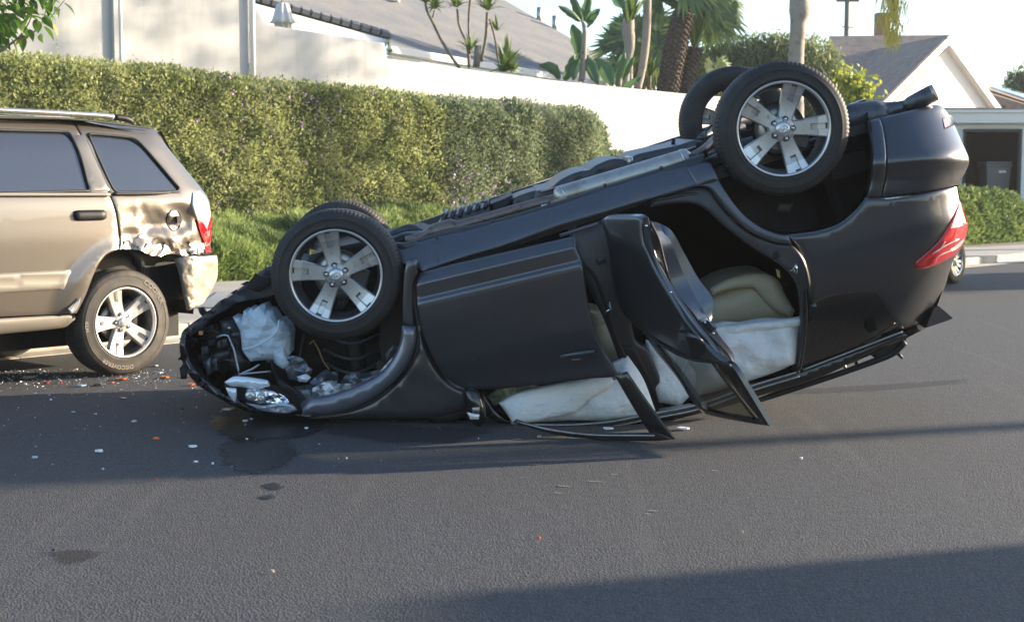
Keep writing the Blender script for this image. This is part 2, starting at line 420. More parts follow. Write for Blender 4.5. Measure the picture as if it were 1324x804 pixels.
M['hedge2'] = mat('hedge_leaves_greyer', (.07, .10, .04), .6, tint=GR((.085, .12, .065), (.19, .24, .13), (.30, .35, .20)), transl=.45)
M['hedge_in'] = mat('hedge_inner_twigs', (.075, .085, .035), .95, var=[(6, (.10, .085, .05), .5, .7)])
M['flower'] = mat('lilac_flowers', (.55, .38, .62), .6, transl=.3)
M['cover'] = mat('ground_cover_blades', (.09, .13, .035), .6, tint=GR((.085, .135, .035), (.215, .29, .075), (.36, .44, .14)), transl=.45)
M['cover2'] = mat('shrub_leaves', (.07, .10, .035), .6, tint=GR((.05, .085, .025), (.12, .18, .05), (.20, .26, .07)), transl=.4)
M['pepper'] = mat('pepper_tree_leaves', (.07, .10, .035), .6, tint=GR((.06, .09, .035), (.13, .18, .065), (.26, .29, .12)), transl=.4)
M['yucca'] = mat('yucca_leaves', (.12, .19, .06), .5, tint=GR((.06, .11, .03), (.15, .24, .06), (.27, .34, .10)), transl=.3)
M['fan'] = mat('fan_palm_leaves', (.06, .11, .04), .5, tint=GR((.05, .09, .035), (.11, .17, .06), (.22, .28, .08)), transl=.3)
M['banana'] = mat('banana_leaf', (.10, .19, .08), .42, transl=.35, var=[(3, (.06, .14, .06), .4, .7)])
M['brleaf'] = mat('broad_green_leaf', (.08, .17, .02), .4, transl=.45, var=[(1.2, (.20, .24, .02), .5, .7)])
M['yleaf'] = mat('yellowing_leaf', (.48, .33, .03), .5, transl=.45)
M['dgleaf'] = mat('dark_green_leaf', (.035, .085, .02), .4, transl=.3)
SD = Vector((.651, .759, 0))                       # street direction
def quadmesh(name, P, mt, parent=None, z=None, kind='structure'):
    o = pym(name, P, [tuple(range(len(P)))], mt, parent)
    if kind: o['kind'] = kind
    return o
quadmesh('ground', [(-400, -400, -.25), (600, -400, -.25), (600, 900, -.25), (-400, 900, -.25)], M['earth'])
K0 = G(0, 459); K1 = G(1324, 336); SD = (K1 - K0).normalized(); NK = Vector((-SD.y, SD.x, 0))    # away from the road
kl = K0 - SD * 16; kr = K1 + SD * 70
# road: one sheet, from the far kerb forward
bm = bmesh.new()
q = [kl, kr, kr - NK * 60 , kl - NK * 60]
q = [Vector((v.x, v.y, 0)) for v in (kl - SD * 40, kr, kr - NK * 22, kl - SD * 40 - NK * 22)]
road = quadmesh('road', q, M['asphalt'])
# kerb and gutter
def strip(name, a, b, n0, n1, z0, z1, mt, steps=((0, 0),)):
    bm = bmesh.new(); bxx(bm, (0, 0, 0), (1, 1, 1)); me = None; bm.free()
kerb = empty('kerb', K0); tag(kerb, kind='structure')
ang = math.atan2(SD.y, SD.x); kerb.rotation_euler = (0, 0, ang)
for i in range(-6, 34):                            # kerb stones 1.8 m long, with joints
    bm = bmesh.new(); bxx(bm, (i * 1.8 + .9, .075, .065 - .06), (1.79, .15, .25), bev=.014); bmo('kerb_stone', bm, M['kerb'], kerb)
gut = empty('gutter', K0); gut.rotation_euler = (0, 0, ang); tag(gut, kind='structure')
for i in range(-6, 34): bmo('gutter_slab', (lambda b_: (bxx(b_, (i * 1.8 + .9, -.16, -.094), (1.79, .31, .2), bev=.004), b_)[1])(bmesh.new()), M['kerb'], gut)
# pavement with flags scored by joints; its back edge runs away from the kerb on the left
B0 = G(285, 364, .13); B1 = G(1290, 318, .13)
pav = empty('pavement', K0); pav.rotation_euler = (0, 0, ang); tag(pav, kind='structure')
def toK(p):
    d = p - K0; return Vector((d.dot(SD), d.dot(NK), 0))
b0, b1 = toK(B0), toK(B1)
def backw(s): return b0.y + (b1.y - b0.y) * (s - b0.x) / (b1.x - b0.x)
for i in range(-6, 30):
    s0, s1 = i * 1.5 + .004, (i + 1) * 1.5 - .004
    for j in range(3):
        f0, f1 = j / 3, (j + 1) / 3
        ys = [.155 + (max(1.2, backw(s)) - .155) * f for s, f in ((s0, f0), (s1, f0), (s1, f1), (s0, f1))]
        g_ = .004; P = [(s0, ys[0] + g_, .13), (s1, ys[1] + g_, .13), (s1, ys[2] - g_, .13), (s0, ys[3] - g_, .13)]
        V = [Vector(p) for p in P] + [Vector((p[0], p[1], 0)) for p in P]
        pym('paving_slab', V, [(0, 1, 2, 3), (7, 6, 5, 4), (0, 4, 5, 1), (1, 5, 6, 2), (2, 6, 7, 3), (3, 7, 4, 0)], M['concrete'], pav)
quadmesh('verge_soil', [(-60, 0, .09), (K0 + SD * -14 + NK * 1).to_tuple()[:2] + (.09,), (K0 + SD * 62 + NK * 1).to_tuple()[:2] + (.09,), (90, 90, .09), (-60, 90, .09)], M['earth'])
# ribbed ramp patch
rp = [G(255, 398, .135), G(283, 398, .135), G(312, 377, .135), G(283, 377, .135)]
ramp = quadmesh('ramp_patch', [Vector((p.x, p.y, .134)) for p in rp], M['tactile'])
rb = bmesh.new()
for i in range(14):
    f = (i + .5) / 14; a = rp[0].lerp(rp[1], f); b_ = rp[3].lerp(rp[2], f); m_ = (a + b_) / 2; d = (b_ - a)
    bxx(rb, (m_.x, m_.y, .138), (d.length, .02, .010), Matrix.Rotation(math.atan2(d.y, d.x), 3, 'Z'))
o = bmo('ramp_ribs', rb, M['tactile'], ramp); tag(o, kind='stuff')
# ------------------------------------------------------------------ foliage clouds
def leafcloud(name, P, size, mt, parent=None, asp=2.0, upb=0.0, jit=.35, tintbase=None, kind='stuff', N=None, tlo=0, thi=1):
    """one small rhombus leaf per point"""
    n = len(P); d = RNG.normal(0, 1, (n, 3)); d[:, 2] += upb
    if N is not None: d += N * 1.2
    d /= np.linalg.norm(d, axis=1)[:, None]; r = RNG.normal(0, 1, (n, 3)); s = np.cross(d, r); s /= np.linalg.norm(s, axis=1)[:, None] + 1e-9
    L = (size * RNG.uniform(.6, 1.35, n))[:, None]; W = L / asp
    V = np.stack([P, P + d * L * .45 + s * W * .5, P + d * L, P + d * L * .5 - s * W * .5], 1).reshape(-1, 3)
    t = tintbase if tintbase is not None else RNG.uniform(tlo, thi, n)
    t = np.clip(t + RNG.normal(0, .13, n), 0, 1); o = fast(name, V, 4, mt, parent, t)
    if kind: o['kind'] = kind
    return o
def nval(P, s, seed=0): return np.array([mnoise.noise(Vector((p[0] * s + seed, p[1] * s, p[2] * s))) for p in P])
HD = Vector((.7, .714, 0)).normalized(); HN = Vector((.714, -.7, 0)).normalized()    # along the hedge; towards the camera
def hedge(name, label, A, L, depth, top0, top1, n, mt, group=None, size=.07, core=M['hedge_in'], flowers=0, spikes=0, z0=.09, endround=.5, cat='hedge', tiltf=.25):
    """clipped hedge running along HD from A: lumpy core, leaves over front, top and ends"""
    h = empty(name, A); tag(h, label, cat, group)
    def surf(u, v):   # u in 0..L, v in 0..1 around section (front bottom -> top -> back top)
        top = top0 + (top1 - top0) * u / L; e = min(1, (L - u) / endround, (u + 1e-3) / endround); e = math.sqrt(max(0, 1 - (1 - max(0, e)) ** 2)); top2 = z0 + (top - z0) * (.75 + .25 * e)
        hh = top2 - z0; per = hh + depth; s = v * per
        if s < hh - .22: f, z = tiltf * s / hh, z0 + s
        elif s < hh + .22:
            q = (s - hh + .22) / .44 * math.pi / 2; f = tiltf + .22 * (1 - math.cos(q)); z = top2 - .22 + .22 * math.sin(q)
        else: f, z = tiltf + .22 + (s - hh - .22), top2
        f = f * 1.0 + (1 - e) * depth * .4
        return f, z
    us = np.linspace(0, L, int(L / .35)); vs = np.linspace(0, 1, 16); V = []; F = []
    for u in us:
        for v in vs:
            f, z = surf(u, v); p = HD * u - HN * (f + .10); nn = mnoise.noise(Vector((u * .7, z * .9, A.x))) * .13
            V.append(p - HN * -nn + Vector((0, 0, z - .08)))
        f, z = depth, z0; V.append(HD * u - HN * depth + Vector((0, 0, z0)))
    m = 17
    for i in range(len(us) - 1):
        for j in range(m): j2 = (j + 1) % m; F.append((i * m + j, i * m + j2, (i + 1) * m + j2, (i + 1) * m + j))
    F.append(tuple(range(m))); F.append(tuple((len(us) - 1) * m + j for j in range(m))[::-1])
    c = pym('inner_branches', V, F, core, h)
    P = []; NN = []
    U = RNG.uniform(0, L, n); VV = RNG.uniform(0, 1, n) ** .9
    for u, v in zip(U, VV):
        f, z = surf(u, v); nn = mnoise.noise(Vector((u * .7, z * .9, A.x))) * .13 + mnoise.noise(Vector((u * 3.1, z * 3.4, A.x + 4))) * .12
        p = HD * u - HN * (f - nn + .13 * random.random() - .09 * random.random() ** 3) ; P.append((p.x, p.y, z + max(0, nn) * .5 - .05 + .16 * random.random() ** 3)); NN.append(((HN if z < surf(u, .9)[1] - .1 else Vector((0, 0, 1))) + Vector((0, 0, .3)))[:])
    # end faces
    for k in range(int(n * .1)):
        u = L - .04 - .25 * random.random() ** 2; f = depth * (.45 + .55 * random.random()); z = z0 + random.random() * (surf(L - .1, .95)[1] - z0 - .1); p = HD * u - HN * f; P.append((p.x, p.y, z)); NN.append((HD.x, HD.y, .2))
    P = np.array(P); NN = np.array(NN); t = .52 + .6 * nval(P, 1.3, 3) + .4 * nval(P, 4.5, 8)
    leafcloud('leaves', P, size, mt, h, asp=1.9, N=NN, tintbase=t)
    if spikes:
        S = []
        for k in range(spikes):
            u = RNG.uniform(0, L); f, z = surf(u, RNG.uniform(.72, 1)); L_ = RNG.uniform(.08, .35)
            for q_ in range(12): p = HD * u - HN * f; S.append((p.x + RNG.normal(0, .012), p.y + RNG.normal(0, .012), z + L_ * q_ / 12))
        leafcloud('top_shoots', np.array(S), size * .6, mt, h, asp=2, tlo=.4, thi=1)
    if flowers:
        m_ = RNG.choice(len(P), flowers * 6, replace=False); Q = P[m_]; k = nval(Q, .55, 20) + .3 * nval(Q, 2.2, 9) + RNG.uniform(0, .9, len(Q)); Q = Q[np.argsort(-k)[:flowers]] + np.array([HN.x, HN.y, 0]) * .05
        Q2 = np.concatenate([Q + RNG.normal(0, .012, Q.shape) for _ in range(3)]); leafcloud('flowers', Q2, .040, M['flower'], h, asp=1.2)
    return h
HA = Vector((-6.6, 18.0, 0)) - HD * 5
hedge('flowering_hedge', 'long tall sunlit hedge with lilac flowers on the left, behind the champagne SUV', HA, 13.3, 1.5, 3.22, 2.84, 120000, M['hedge'], flowers=560, spikes=150, size=.058)
hedge('flowering_hedge', 'darker greyer hedge end full of lilac flowers, above the overturned SUV front wheels', HA + HD * 12.2 + HN * .06, 5.5, 1.7, 2.86, 2.78, 56000, M['hedge2'], flowers=900, spikes=60, size=.056, endround=1.1)
# upright feathery ground cover in front of the hedge
def blades(name, label, A, L, depth, h0, h1, n, mt, cat='shrub', lean=.5, group=None, bl=.30):
    g_ = empty(name, A); tag(g_, label, cat, group)
    V = []; Fc = []; us = np.linspace(0, L, int(L / .3)); ss = np.linspace(0, 1, 9)
    def sf(u, s):
        e = min(1, (L - u) / .5, (u + .001) / .5); e = math.sqrt(max(0, 1 - (1 - max(e, 0)) ** 2)); q = s * math.pi / 2
        nn = 1 + .26 * mnoise.noise(Vector((u * 1.6, s * 2, A.y))) + .16 * mnoise.noise(Vector((u * 4, s * 4, A.y)))
        hh = (h0 + (h1 - h0) * u / L) * (.55 + .45 * e) * nn; return depth * (1 - math.cos(q)) , .09 + hh * math.sin(q) ** .8
    for u in us:
        for s in ss:
            f, z = sf(u, s); p = HD * u - HN * (f + .12); V.append(p + Vector((0, 0, max(.05, z - .16))))
        V.append(HD * u - HN * depth + Vector((0, 0, .05)))
    for i in range(len(us) - 1):
        for j in range(10): F1 = (i * 10 + j, i * 10 + (j + 1) % 10, (i + 1) * 10 + (j + 1) % 10, (i + 1) * 10 + j); Fc.append(F1)
    pym('inner_branches', V, Fc, M['hedge_in'], g_)
    U = RNG.uniform(0, L, n); S = RNG.uniform(0, 1, n); P = np.zeros((n, 3)); D = np.zeros((n, 3))
    for i in range(n):
        f, z = sf(U[i], S[i]); p = HD * U[i] - HN * (f + .02); P[i] = (p.x, p.y, z - .14 + .06 * random.random()); D[i] = (HN * (1 - S[i]) * .55 + Vector((0, 0, .9)))[:]
    D += RNG.normal(0, .62, D.shape); D /= np.linalg.norm(D, axis=1)[:, None]
    s = np.cross(D, np.array([HN.x, HN.y, .2]) + RNG.normal(0, .5, D.shape)); s /= np.linalg.norm(s, axis=1)[:, None]
    Ln = RNG.uniform(.6, 1.2, n)[:, None] * bl; W = .036
    VV = np.stack([P - s * W * .5, P + s * W * .5, P + D * Ln], 1).reshape(-1, 3); t = .42 + .6 * nval(P, 1.2, 2) + .55 * nval(P, 4.0, 6) + RNG.normal(0, .16, n)
    o = fast('leaves', VV, 3, mt, g_, np.clip(t, 0, 1)); tag(o, kind='stuff'); return g_
GA = Vector((B0.x, B0.y, 0)) - HD * 3.2 - HN * .1
blades('feathery_shrub', 'bright green feathery shrub bank below the long hedge, right of the champagne SUV', GA, 6.3, 1.9, .86, .92, 70000, M['cover'], bl=.15)
blades('feathery_shrub', 'yellow green feathery shrub between the hedge and the overturned SUV front wheels', GA + HD * 6.2 - HN * .3, 5.6, 1.7, 1.02, 1.05, 56000, M['cover'], bl=.15)
# low shrub right, in front of the garage
BA = G(1150, 322, .1); 
hedge('rosemary_bush', 'low rounded green bush with yellow blossoms in front of the garage', Vector((BA.x, BA.y, 0)) + Vector((0, 0, 0)), 9.0, 2.2, 1.45, 1.2, 34000, M['cover2'], size=.10, cat='bush', endround=1.5, tiltf=.8)
hedge('green_shrub', 'small green shrub top showing above the silver exhaust pipe against the white wall', PY(765, 250, 27.2) * 1 - Vector((0, 0, 1.28)), 2.6, 1.0, 2.05, 1.98, 9000, M['hedge2'], size=.08, cat='shrub', endround=.6)
# ------------------------------------------------------------------ white walls on the left
WF = Frame(Vector((-7.46, 20.3, 0)), Vector((HD.x, HD.y, 0)), Vector((-HD.y, HD.x, 0)), Vector((0, 0, 1)), -1)
flat = lambda o: (lambda px, py, x, z: o)
def inframe(name, F, label=None, cat=None, group=None, kind=None):
    e = bpy.data.objects.new(name, None); COL.objects.link(e); e.matrix_world = F.M; e.empty_display_size = .2; return tag(e, label, cat, group, kind)
hw = inframe('house_wall', WF, 'tall white stucco wall rising out of the frame behind the left hedge', 'wall')
panel('wall_face', [(-260, -330), (322, -330), (322, 330), (-260, 470)], WF, flat(.10), M['stucco'], hw, thick=.3, grid=60, curl=0, curved=False)
for (x0, r_, off, nm) in ((156, .036, .165, 'downpipe'), (327, .042, .17, 'downpipe')):
    a = WF.at(x0 - 2, -330, off); b_ = WF.at(x0, 300, off); xx = WF.at(x0, 60, off).x
    p_ = tube(nm, [(xx, a.y, 9.5), (xx, a.y, .3)], r_, M['white_paint'], hw, 12)
    for zz in (1.4, 3.4, 4.9, 6.6): box('pipe_bracket', (xx, a.y + .04, zz), (r_ * 2.6, .05, .05), M['white_paint'], hw)
box('pilaster', (WF.at(149, 60, .12).x, -.14, 4.8), (.10, .09, 9.6), M['stucco'], hw)
gw = inframe('garden_wall', WF, 'long white stucco garden wall stepping down behind the hedge', 'wall')
panel('wall_face', [(322, -4), (332, 11), (340, 26), (348, 33), (400, 41), (497, 56), (500, 76), (560, 84), (694, 102), (790, 112), (890, 122), (1040, 134), (1040, 292), (322, 345)], WF, flat(.0), M['stucco'], gw, thick=.25, grid=40, curl=.02, cr=1.5, curved=False)
# terrace behind the wall on which the plants and the house stand
wt = lambda px, py: (WF.M @ WF.at(px, py, -.28))
T = [wt(330, 40), wt(500, 80), wt(694, 106), wt(890, 126), wt(1040, 137)]
back = [p + Vector((-14, 16, 0)) for p in T]
pym('terrace_ground', T + back, [(i, i + 1, 6 + i, 5 + i) for i in range(4)], M['earth'])['kind'] = 'structure'
def onT(px, dY=1.2):
    """a point on the terrace at picture column px, dY metres behind the wall"""
    xs = [330, 500, 694, 890, 1040]; z = float(np.interp(px, xs, [t.z for t in T])); b_ = PL(px, 250, WF.o, WF.ey); Y = b_.y + dY; p = PY(px, 250, Y); return Vector((p.x, p.y, z)), Y
# ------------------------------------------------------------------ house behind the wall
A_, B_, C_ = PY(503, 62, 30), PY(815, 112, 36), PY(420, -70, 38.5); rn = (B_ - A_).cross(C_ - A_).normalized()
h1 = empty('neighbour_house', (A_.x, A_.y, 0)); tag(h1, 'house with a large grey shingle roof behind the white garden wall', 'house')
RF = lambda px, py: PL(px, py, A_, rn) - h1.location
P = [RF(*p) for p in ((326, -4), (505, 46), (503, 62), (600, 79), (700, 95), (830, 115), (880, 150), (836, 108), (792, 82), (650, -2), (600, -35), (450, -120), (322, -120))]
P = [RF(*p) for p in ((322, -5), (413, 20), (505, 46), (503, 61), (815, 111), (846, 113), (792, 81), (650, -1), (600, -40), (322, -40))]
th = rn * (-.18 if rn.z > 0 else .18)
bm = bmesh.new(); f = bm.faces.new([bm.verts.new(p) for p in P]); r_ = bmesh.ops.extrude_face_region(bm, geom=[f]); bmesh.ops.translate(bm, verts=[v for v in r_['geom'] if isinstance(v, bmesh.types.BMVert)], vec=th)
roof1 = bmo('roof', bm, M['shingle'], h1)
for i in range(14):                                 # rake tiles down the near hip
    f = i / 14; px, py = 325 + (505 - 325) * f, -4 + 50 * f; a = RF(px, py + 1); b_ = RF(px + 10.5, py + 1 + 2.95); m_ = (a + b_) / 2; d = (b_ - a); R = Matrix((d.normalized(), rn.cross(d).normalized(), rn)).transposed()
    box('ridge_tile', m_ + Vector((0, 0, .03)), (d.length * .93, .22, .11), M['ridge'], h1, R)
a, b_ = RF(500, 64), RF(830, 118); d = b_ - a; R = Matrix.Rotation(math.atan2(d.y, d.x), 3, 'Z') @ Matrix.Rotation(-math.atan2(d.z, Vector((d.x, d.y)).length), 3, 'Y')
box('gutter', (a + b_) / 2 + Vector((.05, -.12, -.02)), (d.length, .14, .16), M['white_paint'], h1, R, .02)
box('fascia', (a + b_) / 2 + Vector((0, .12, -.28)), (d.length, .30, .30), M['white_paint'], h1, R)
box('wall', (a + b_) / 2 + Vector((0, .6, -2.1)), (d.length, .3, 3.4), M['stucco'], h1, R)
a, b_ = RF(322, 12), RF(500, 60); bm = bmesh.new()
V = [RF(300, -8), RF(400, 20), RF(400, 60), RF(300, 60)]
pym('rake_board', [RF(322, -3) + Vector((0, -.06, -.10)), RF(505, 47) + Vector((0, -.06, -.10)), RF(480, 50) + Vector((0, .1, -.55)), RF(322, 22) + Vector((0, .1, -.4))], [(0, 1, 2, 3)], M['white_paint'], h1)
for px, py in ((697, 26), (717, 37)):
    p = RF(px, py); tube('roof_vent', [p + Vector((0, 0, -.1)), p + Vector((0, 0, .35))], .07, M['exh_silver'], h1, 8)
box('skylight', RF(500, -1), (.6, .4, .12), M['white_paint'], h1)
# closed parasol behind the wall
pp = PY(366, 40, 27.5); pr = empty('closed_parasol', (pp.x, pp.y, pp.z - .86)); pr.scale = (.78, .78, .95); tag(pr, 'closed white parasol peeping over the white wall by the grey roof', 'parasol')
def fold(i, k, r, y): return r * (1 + .12 * math.cos(k * math.pi * 2 * 8 / 64)), y
pa = lathe('canopy', [(.02, 1.48), (.12, 1.45), (.16, 1.38), (.24, 1.15), (.30, 1.05), (.20, 1.04), (.21, .75), (.24, .5)], mat('parasol_cloth', (.62, .60, .58), .8), pr, 64, mod=fold); pa.rotation_euler = (rad(90), 0, 0)
tube('pole', [(0, 0, 0), (0, 0, 1.5)], .025, M['wood'], pr, 8)
# ------------------------------------------------------------------ plants on the terrace
def rosette(name, c, n, L, W, up, mt, parent, droop=.25, spread=1.0, kind=None):
    V = []; t = []
    for i in range(n):
        a = random.random() * 6.283; el = up + random.uniform(-.5, .6) * spread; d = Vector((math.cos(a) * math.cos(el), math.sin(a) * math.cos(el), math.sin(el))); l = L * random.uniform(.7, 1.15); s = d.cross(Vector((0, 0, 1)));
        if s.length < .1: s = Vector((1, 0, 0))
        s = s.normalized() * W * .5; p0 = Vector(c); p1 = p0 + d * l * .5; p2 = p0 + d * l + Vector((0, 0, -droop * l * math.cos(el)))
        for tri_ in ((p0 - s * .6, p0 + s * .6, p1 + s, p1 - s), (p1 - s, p1 + s, p2 + s * .08, p2 - s * .08)): V += [x[:] for x in tri_]
        k = random.random(); t += [k, k]
    return fast(name, np.array(V), 4, mt, parent, np.array(t))
def stempl(name, label, cat, stems, heads, Y, n=34, L=.55, W=.055, mt=None, bark=None, group=None):
    """plant measured in the picture: stems = [(px,py,r)...] lists, heads = (px,py,scale,up)"""
    b = PY(stems[0][0][0], stems[0][0][1], Y) if stems else PY(heads[0][0], heads[0][1], Y); e = empty(name, b); tag(e, label, cat, group); k = 0
    for s in stems:
        Q = curve_pts([(p[0], p[1], p[2]) for p in s], False, 6); tube('stem', [PY(q[0], q[1], Y + .15 * math.sin(k + q[1] * .02)) - b for q in Q], [float(q[2]) for q in Q], bark or M['bark'], e, 8); k += 2
    for (px, py, sc, up) in heads: rosette('leaf_rosette', PY(px, py, Y) - b, int(n * (1 if sc > .7 else .7)), L * sc, W * sc ** .5, up, mt or M['yucca'], e)
    return e
Yy = onT(600)[1]
stempl('yucca_tree', 'bare stemmed yucca leaning left with two spiky heads, leftmost of the cluster', 'yucca', [[(595, 90, .035), (575, 60, .035), (560, 30, .03), (552, 14, .026), (550, 4, .024)], [(558, 28, .02), (562, 14, .02)]], [(550, 4, .9, .75), (562, 12, .75, .6)], Yy)
stempl('yucca_tree', 'yucca with two thin crossing stems and tufts, in the middle of the cluster', 'yucca', [[(607, 88, .035), (604, 58, .03), (594, 34, .026), (591, 12, .022)], [(608, 70, .025), (606, 30, .025), (609, -12, .025)]], [(591, 10, .8, .7), (609, -14, .8, .7), (608, 66, .8, .8)], Yy + .3)
stempl('yucca_tree', 'straight yucca with one bright spiky head, right of the middle', 'yucca', [[(622, 80, .035), (628, 50, .032), (630, 16, .03)], [(616, 86, .07), (618, 60, .075)], [(644, 78, .022), (640, 50, .022), (633, 25, .02)]], [(631, 14, 1.0, .8), (643, 40, .65, .7)], Yy + .1)
stempl('agave_clump', 'low spiky clump at the wall top right of the yuccas', 'yucca', [], [(655, 90, 1.2, 1.1), (650, 93, .8, .5), (663, 93, .7, .5)], Yy + .2, n=40, W=.07)
stempl('small_shrub', 'tiny green shrub tip at the step of the white wall', 'shrub', [[(503, 74, .01), (503, 52, .008)]], [(504, 68, .35, .5), (502, 58, .2, .8)], onT(503, .5)[1])
def bleaf(name, F_, mt, parent, Y, tip, base, w_, bend=0.0, ox=None):
    """one paddle leaf from base to tip (picture px), half width w_ px"""
    b = Vector(base); t = Vector(tip); d = t - b; nrm = Vector((-d.y, d.x)).normalized(); V = []; Fc = []
    for i in range(9):
        f = i / 8; c = b.lerp(t, f) + nrm * bend * math.sin(f * math.pi); ww = w_ * (math.sin(math.pi * min(1, f * .92 + .06)) ** .65)
        for s, dy in ((-1, .10), (0, 0), (1, .10)):
            q = c + nrm * ww * s * (1 + .12 * math.sin(i * 2.3 + s)); V.append(PY(q.x, q.y, Y + dy * abs(s) - .25 * f) - ox)
    for i in range(8):
        for j in range(2): Fc.append((i * 3 + j, i * 3 + j + 1, i * 3 + j + 4, i * 3 + j + 3))
    return pym(name, V, Fc, mt, parent, smooth=True)
Yb = onT(745)[1]
def banana(label, trunk, leaves, Y, group=None):
    b = PY(trunk[0][0], trunk[0][1], Y); e = empty('banana_plant', b); tag(e, label, 'banana plant', group)
    Q = curve_pts(trunk, False, 6); tube('stem', [PY(q[0], q[1], Y) - b for q in Q], [float(q[2]) for q in Q], M['bark_pale'], e, 8)
    for i, l in enumerate(leaves): bleaf('leaf', None, M['banana'] if i % 3 else M['cover2'] if False else M['banana'], e, Y + .12 * (i % 3 - 1), l[0], l[1], l[2], l[3], b)
banana('tall bird-of-paradise plant with a fan of torn leaves right of the grey roof ridge', [(752, 106, .07), (754, 80, .07), (756, 40, .05), (753, 28, .03)],
       [((722, 8), (750, 28), 4.5, 1), ((737, -6), (752, 28), 5.5, 1), ((762, -8), (755, 28), 6, 0), ((776, 12), (758, 30), 5.5, -1), ((774, 16), (759, 36), 3, 0), ((740, 32), (750, 74), 9, 2), ((697, 84), (724, 102), 7, 6), ((742, 72), (730, 104), 7, 2), ((755, 66), (742, 80), 5, 2), ((741, 104), (750, 76), 6, 2), ((774, 110), (752, 70), 8, -2), ((793, 112), (768, 76), 10, -3)], Yb)
banana('shorter paddle-leaved plant with a pale creased leaf beside the slim palm trunks', [(800, 112, .06), (803, 92, .05)],
       [((808, 68), (790, 110), 7, 2), ((820, 74), (806, 104), 5, -2), ((800, 84), (798, 113), 6, 0), ((830, 100), (806, 113), 4, 0), ((808, 12), (795, -18), 9, 3)], Yb + .5)
def fan(c, nrm, R_, n, parent, mt, name='fan_leaf', sweep=5.2):
    nrm = nrm.normalized(); a = nrm.cross(Vector((0, 0, 1))).normalized(); b = a.cross(nrm); V = []; t = []; rot = random.random() * 6
    for i in range(n):
        q = rot + sweep * i / n + random.uniform(-.04, .04); d = a * math.cos(q) + b * math.sin(q) * -1; s = nrm.cross(d) * (R_ * .07); l = R_ * random.uniform(.85, 1.1)
        p0 = c; p1 = c + d * l * .55 + nrm * .02; p2 = c + d * l - nrm * .05 + Vector((0, 0, -.12 * l))
        for q_ in ((p0 - s * .3, p0 + s * .3, p1 + s, p1 - s), (p1 - s, p1 + s, p2 + s * .1, p2 - s * .1)): V += [x[:] for x in q_]
        k = random.random(); t += [k, k]
    return fast(name, np.array(V), 4, mt, parent, np.array(t))
def fanpalm(label, base, Y, fans, trunk=None, name='fan_palm', stubs=False, bark=None, group=None, tuft=None):
    b = PY(base[0], base[1], Y); e = empty(name, b); tag(e, label, 'palm', group)
    if trunk:
        Q = curve_pts(trunk, False, 5); pts = [PY(q[0], q[1], Y) - b for q in Q]; rs = [float(q[2]) for q in Q]; tube('trunk', pts, rs, bark or M['bark_dark'], e, 16)
        if stubs:                                    # old leaf bases spiralling up
            bm = bmesh.new(); k = 0; L_ = (pts[-1] - pts[0]).length; m_ = int(L_ / .05)
            for i in range(m_):
                f = i / m_; ii = f * (len(pts) - 1); p = pts[int(ii)].lerp(pts[min(int(ii) + 1, len(pts) - 1)], ii % 1); r_ = rs[int(ii)]
                for j in range(9):
                    a = j * 6.283 / 9 + i * .38; d = Vector((math.cos(a), math.sin(a), 0)); bxx(bm, p + d * (r_ + .01) + Vector((0, 0, random.uniform(-.02, .02))), (.05, .045, .06), Matrix.Rotation(a, 3, 'Z') @ Matrix.Rotation(-.6, 3, 'Y'))
            tag(bmo('leaf_stubs', bm, bark or M['bark_dark'], e), kind='stuff')
    for (px, py, r_, dY) in fans:
        c = PY(px, py, Y + dY) - b; fan(c, Vector((random.uniform(-.5, .5), -1, random.uniform(.1, .7))), r_, 40, e, M['fan'])
        if trunk: tube('leaf_stalk', [pts[-1], (pts[-1] + c) / 2 + Vector((0, 0, .15)), c], .02, M['yucca'], e, 6)
    if tuft: rosette('crown_shaft', PY(tuft[0], tuft[1], Y) - b, 46, tuft[2], .07, 1.25, M['yucca'], e, droop=.1, spread=.45)
    return e
Yp = onT(880)[1]
fanpalm('bushy fan palm with wide dark green fans behind the slim trunks', (828, 118), Yp + 1.5, [(822, 52, .8, 0), (800, 62, .75, .3), (842, 30, .7, .5), (850, 62, .8, -.2), (838, 84, .8, .2), (812, 88, .7, 0), (858, 40, .6, .4), (862, 92, .7, .2), (806, 36, .6, .5)], [(828, 118, .1), (828, 96, .1)])
fanpalm('thick dark bristly palm trunk leaning right, taller of the pair', (866, 126), Yp, [(900, 8, .7, .5), (856, 2, .6, .3), (884, -22, .9, 0), (910, -14, .9, .3)], [(863, 122, .24), (872, 70, .25), (883, 22, .22), (885, 14, .15)], stubs=True, tuft=(885, 18, 1.1))
fanpalm('shorter dark bristly palm trunk leaning right, beside the overturned rear wheel', (886, 126), Yp + .3, [(930, 20, .8, 1), (915, 30, .7, .8), (938, 8, .6, 1.2), (905, 15, .6, .4), (880, 40, .5, .8)], [(884, 124, .20), (891, 90, .21), (897, 62, .19)], stubs=True, tuft=(898, 64, .85))
fanpalm('low palm tuft hidden behind the far rear wheel', (915, 120), Yp + 2, [(925, 88, .55, 0), (908, 92, .55, .2), (938, 96, .6, .4)], [(915, 124, .06), (918, 96, .05)])
stempl('cordyline', 'small spiky green tuft between the slim and the thick palm trunks', 'plant', [[(839, 116, .05), (840, 98, .05)]], [(840, 100, 1.1, 1.15), (838, 88, .6, .9)], Yp + .3)
stempl('slim_palm', 'slim pale ringed trunk with a leafy crown shaft, left of the two slim trunks', 'palm', [[(807, 114, .10), (810, 84, .10), (814, 60, .12), (812, 40, .15), (813, 24, .12)]], [(812, 34, 1.5, 1.25), (818, 26, 1.4, 1.3)], Yb + 1.0, bark=M['bark_pale'])
